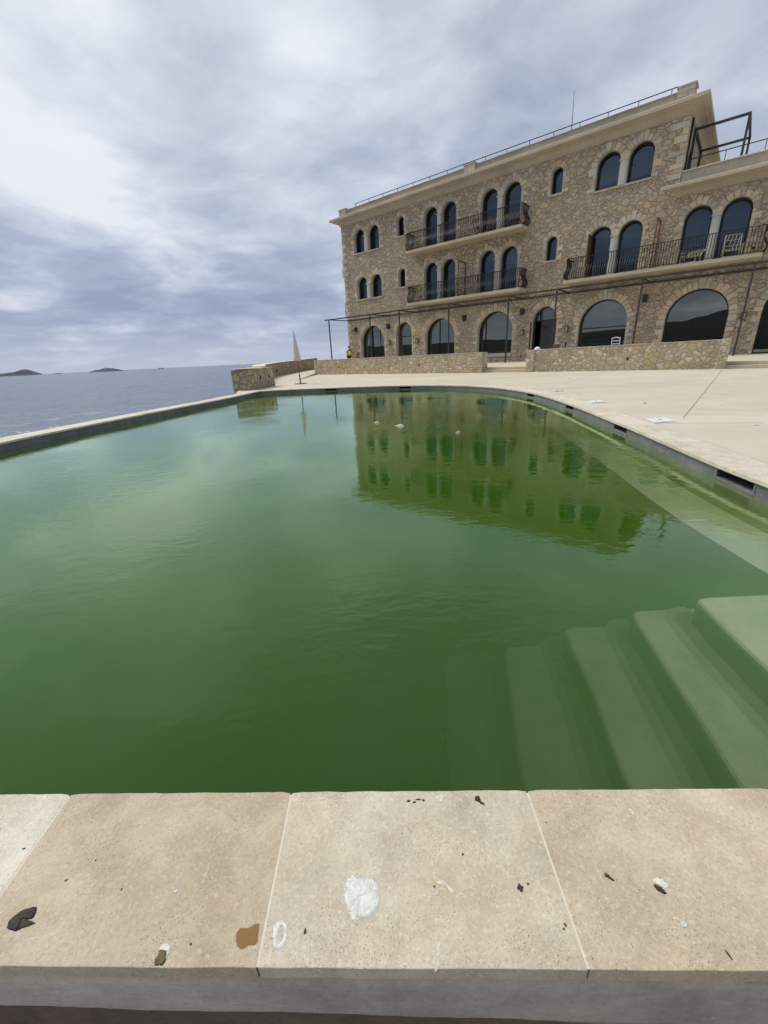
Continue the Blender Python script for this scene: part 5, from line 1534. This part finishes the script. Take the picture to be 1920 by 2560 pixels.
# white feathers / foam floating on the pool
def floater(x, y, w, h, seed, label, strands):
    e = empty('floating_feather', (x, y, ZW), 0, label, 'feather', 'white feathers floating on the pool')
    m_ = MB(); o = blob_pts(0, 0, w, h, seed, .3, 30); n = len(o)
    b = len(m_.v); m_.v += [(p[0], p[1], .001) for p in o] + [(p[0] * .6, p[1] * .6, .022) for p in o] + [(0, 0, .03)]
    for k in range(n):
        m_.face([b + k, b + (k + 1) % n, b + n + (k + 1) % n, b + n + k], 1, 0, True); m_.face([b + n + k, b + n + (k + 1) % n, b + 2 * n], 1, 0, True)
    rr = random.Random(seed)
    for k in range(strands):
        a = rr.uniform(2.6, 3.8); L = rr.uniform(.04, .13) * (w / .12)
        m_.tube([(0, 0, .006), (math.cos(a) * L * .5, math.sin(a) * L * .5 + .01, .005), (math.cos(a) * L, math.sin(a) * L, .003)], [.01, .008, .002], 5)
    m_.build('barbs', M['feather'], e)
floater(-.04, 7.0, .075, .035, 5, 'small white feather floating in the reflection of the building, left one', 4)
floater(.33, 6.55, .11, .05, 9, 'larger white feather floating right of the small one', 7)
floater(1.09, 5.71, .05, .02, 12, 'faintest white scrap floating farther right in the building reflection', 2)
for k, (x, y) in enumerate([(4.1, 8.6), (4.4, 6.9), (5.2, 6.3), (6.1, 13.6), (7.0, 4.4), (4.25, 4.6)]):
    lab = ['speck of litter between the middle and farthest skimmer lids', 'speck of litter on the deck right of the middle lid', 'speck of litter above the deck patch', 'speck of litter far back before the right wall', 'speck of litter on the deck at the right', 'speck of litter right of the nearest lid'][k]
    e = empty('leaf_scrap', (x, y, .0), R(40 * k), lab, 'litter', 'small scraps lying on the deck')
    m_ = MB(); o = blob_pts(0, 0, .05, .03, 60 + k, .3, 14); m_.prism([(p[0], p[1], .0) for p in o], [(p[0], p[1], .006) for p in o]); m_.build('blade', M['white'] if k in (0, 2, 5) else M['wood'], e)

# ------------------------------------------------------------------ hills and shore behind the photographer (seen in the window panes)
mb = MB(); K = 120; b = len(mb.v); D = 2600
prof_h = [(-75, .02), (-50, .03), (-33, .026), (-30, .03), (-24, .026), (-18, .031), (-10, .034), (-4, .046), (-1.5, .060), (2, .067), (6, .058), (9, .046), (16, .04), (30, .03), (60, .02), (80, .03)]
for i in range(K + 1):
    a = -75 + 155 * i / K
    for (a0_, h0_), (a1_, h1_) in zip(prof_h[:-1], prof_h[1:]):
        if a0_ <= a <= a1_: hh = h0_ + (h1_ - h0_) * (a - a0_) / (a1_ - a0_)
    hh *= 1 + .06 * noise.noise(Vector((a * .4, 0, 0)))
    # azimuth measured from the direction -n towards +u being negative angle
    d = (-NV) * math.cos(R(a)) + (-U) * math.sin(R(a))
    for r_, z in ((.7, 0), (.85, .55), (1, 1), (1.25, .6)):
        p = d * D * r_; mb.v.append((p.x, p.y, -3.4 + hh * D * z))
for i in range(K):
    for j in range(3):
        q = b + i * 4 + j; mb.face([q, q + 4, q + 5, q + 1], 1, 0, True)
tag(mb.build('hills', M['hill']), kind='structure')
# nearer shore with a dark line of pines
mb = MB(); b = len(mb.v); K = 400
for i in range(K + 1):
    a = -55 + 110 * i / K; d = (-NV) * math.cos(R(a)) + (-U) * math.sin(R(a)); D2 = 160
    h = 1.2 + .9 * noise.noise(Vector((a * .35, 4, 0))) + .25 * noise.noise(Vector((a * 2.2, 8, 0)))
    for r_, z in ((1, -3.4), (1.02, .4), (1.03, max(1.2, h))):
        p = d * D2 * r_; mb.v.append((p.x, p.y, z))
for i in range(K):
    for j in range(2):
        q = b + i * 3 + j; mb.face([q, q + 3, q + 4, q + 1])
tag(mb.build('shore_vegetation', M['hill']), kind='stuff')

# ------------------------------------------------------------------ world and sun
w = bpy.data.worlds.new('World'); scn.world = w; w.use_nodes = True
nt = w.node_tree; nt.nodes.clear()
class WT(NT):
    def __init__(s, t): s.t = t
wt = WT(nt)
wo = wt.n('ShaderNodeOutputWorld'); bg = wt.n('ShaderNodeBackground')
SUN_EL, SUN_AZ = 58, -62          # azimuth clockwise from +Y
sky = wt.n('ShaderNodeTexSky'); sky.sky_type = 'NISHITA'; sky.sun_disc = False; sky.sun_elevation = R(SUN_EL); sky.sun_rotation = R(SUN_AZ)
tc = wt.n('ShaderNodeTexCoord'); sp = wt.n('ShaderNodeSeparateXYZ'); wt.l(tc.outputs['Generated'], sp.inputs[0])
zc = wt.math('MAXIMUM', sp.outputs[2], 0.0)
dv = wt.math('ADD', zc, .17)
cb = wt.n('ShaderNodeCombineXYZ'); wt.l(wt.math('DIVIDE', sp.outputs[0], dv), cb.inputs[0]); wt.l(wt.math('DIVIDE', sp.outputs[1], dv), cb.inputs[1]); wt.l(wt.math('MULTIPLY', zc, .6), cb.inputs[2])
mp = wt.n('ShaderNodeMapping'); wt.l(cb.outputs[0], mp.inputs[0]); mp.inputs['Rotation'].default_value = (0, 0, R(14)); mp.inputs['Scale'].default_value = (1.1, 1.15, 1); mp.inputs['Location'].default_value = (3.1, 1.7, 0)
v = mp.outputs[0]
v = wt.warp(v, .9, .55)
n1 = wt.noise(v, .95, 8, .54); n2 = wt.noise(wt.vadd(v, (5, 2, 8)), 2.7, 7, .56); n3 = wt.noise(wt.vadd(v, (1, 7, 3)), .38, 5, .5)
f = wt.math('ADD', wt.math('ADD', wt.math('MULTIPLY', n1, .60), wt.math('MULTIPLY', n2, .30)), wt.math('MULTIPLY', n3, .36))
f = wt.math('SUBTRACT', f, .118)
# broad bright and dark masses of the overcast (direction, half width in degrees, weight)
nrm = wt.n('ShaderNodeVectorMath', operation='NORMALIZE'); wt.l(wt.warp(tc.outputs['Generated'], 2.6, .16), nrm.inputs[0])
for (dx, dy, dz_), wd, am in [((-.53, .78, .33), 8, .085), ((-.436, .857, .276), 8, .05), ((-.115, .90, .43), 8, .06), ((-.113, .933, .342), 9, .035), ((-.561, .812, .161), 3.5, .06), ((-.031, .88, .47), 6, .03),
        ((.09, .92, .38), 9, .025), ((-.288, .888, .359), 6, -.055), ((-.485, .78, .394), 5, -.03), ((.27, .86, .44), 10, -.05), ((-.218, .858, .465), 5, -.04), ((-.581, .788, .22), 4, -.05),
        ((-.478, .866, .125), 5, -.05), ((-.19, .962, .19), 6, -.055), ((-.215, .943, .256), 6, -.03), ((-.10, .80, .60), 10, .04), ((-.3, .6, .74), 10, -.05), ((.1, .45, .89), 14, -.05), ((-.45, .68, .57), 6, .06)]:
    L_ = math.sqrt(dx * dx + dy * dy + dz_ * dz_); dt = wt.n('ShaderNodeVectorMath', operation='DOT_PRODUCT'); wt.l(nrm.outputs[0], dt.inputs[0]); dt.inputs[1].default_value = (dx / L_, dy / L_, dz_ / L_)
    kk = 1 / (1 - math.cos(R(wd)))
    ex = wt.math('EXPONENT', wt.math('MULTIPLY', wt.math('SUBTRACT', dt.outputs['Value'], 1.0), kk))
    f = wt.math('MULTIPLY_ADD', ex, am, f)
cloud = wt.ramp(f, [(.41, (.345, .39, .48)), (.48, (.44, .485, .575)), (.54, (.54, .585, .665)), (.60, (.64, .68, .75)), (.67, (.74, .775, .83)), (.76, (.80, .83, .88))])
# low haze: bluer bands toward the horizon, slightly pink right at it
low = wt.ramp(zc, [(0, 1), (.12, .9), (.30, .45), (.55, 0)])
bands = wt.ramp(f, [(.42, (.25, .305, .44)), (.51, (.325, .38, .51)), (.58, (.45, .50, .62)), (.66, (.65, .675, .75))])
col = wt.mix(low, cloud, bands)
hz = wt.ramp(zc, [(0, 1), (.03, .8), (.08, 0)])
col = wt.mix(wt.math('MULTIPLY', hz, .75), col, (.46, .50, .60))
sk = wt.mix(1., sky.outputs[0], (.08, .08, .08), 'MULTIPLY')
thin = wt.ramp(n1, [(.30, .12), (.45, .03)])
col = wt.mix(thin, col, sk)
wt.l(col, bg.inputs[0]); bg.inputs[1].default_value = 1.17
wt.l(bg.outputs[0], wo.inputs[0])
sd_ = bpy.data.lights.new('Sun', 'SUN'); so = bpy.data.objects.new('Sun', sd_); COL.objects.link(so)
sd_.energy = 2.75; sd_.angle = R(28); sd_.color = (1, .965, .83)
d = Vector((math.sin(R(SUN_AZ)) * math.cos(R(SUN_EL)), math.cos(R(SUN_AZ)) * math.cos(R(SUN_EL)), math.sin(R(SUN_EL))))
so.rotation_euler = d.to_track_quat('Z', 'Y').to_euler()

# every mesh carries the tint attribute its material multiplies with
for o in scn.objects:
    if o.type == 'MESH' and len(o.data.polygons) and 'tint' not in o.data.color_attributes:
        ca = o.data.color_attributes.new('tint', 'FLOAT_COLOR', 'CORNER')
        ca.data.foreach_set('color', [1.0] * (4 * len(ca.data)))
# ------------------------------------------------------------------ render settings
scn.render.engine = 'CYCLES'
scn.view_settings.view_transform = 'Standard'; scn.view_settings.look = 'None'; scn.view_settings.exposure = 0; scn.view_settings.gamma = 1
c = scn.cycles
c.use_denoising = True; c.max_bounces = 8; c.diffuse_bounces = 3; c.glossy_bounces = 4; c.transmission_bounces = 4; c.transparent_max_bounces = 8; c.volume_bounces = 2
c.use_adaptive_sampling = True; c.adaptive_threshold = .02
c.sample_clamp_indirect = 6
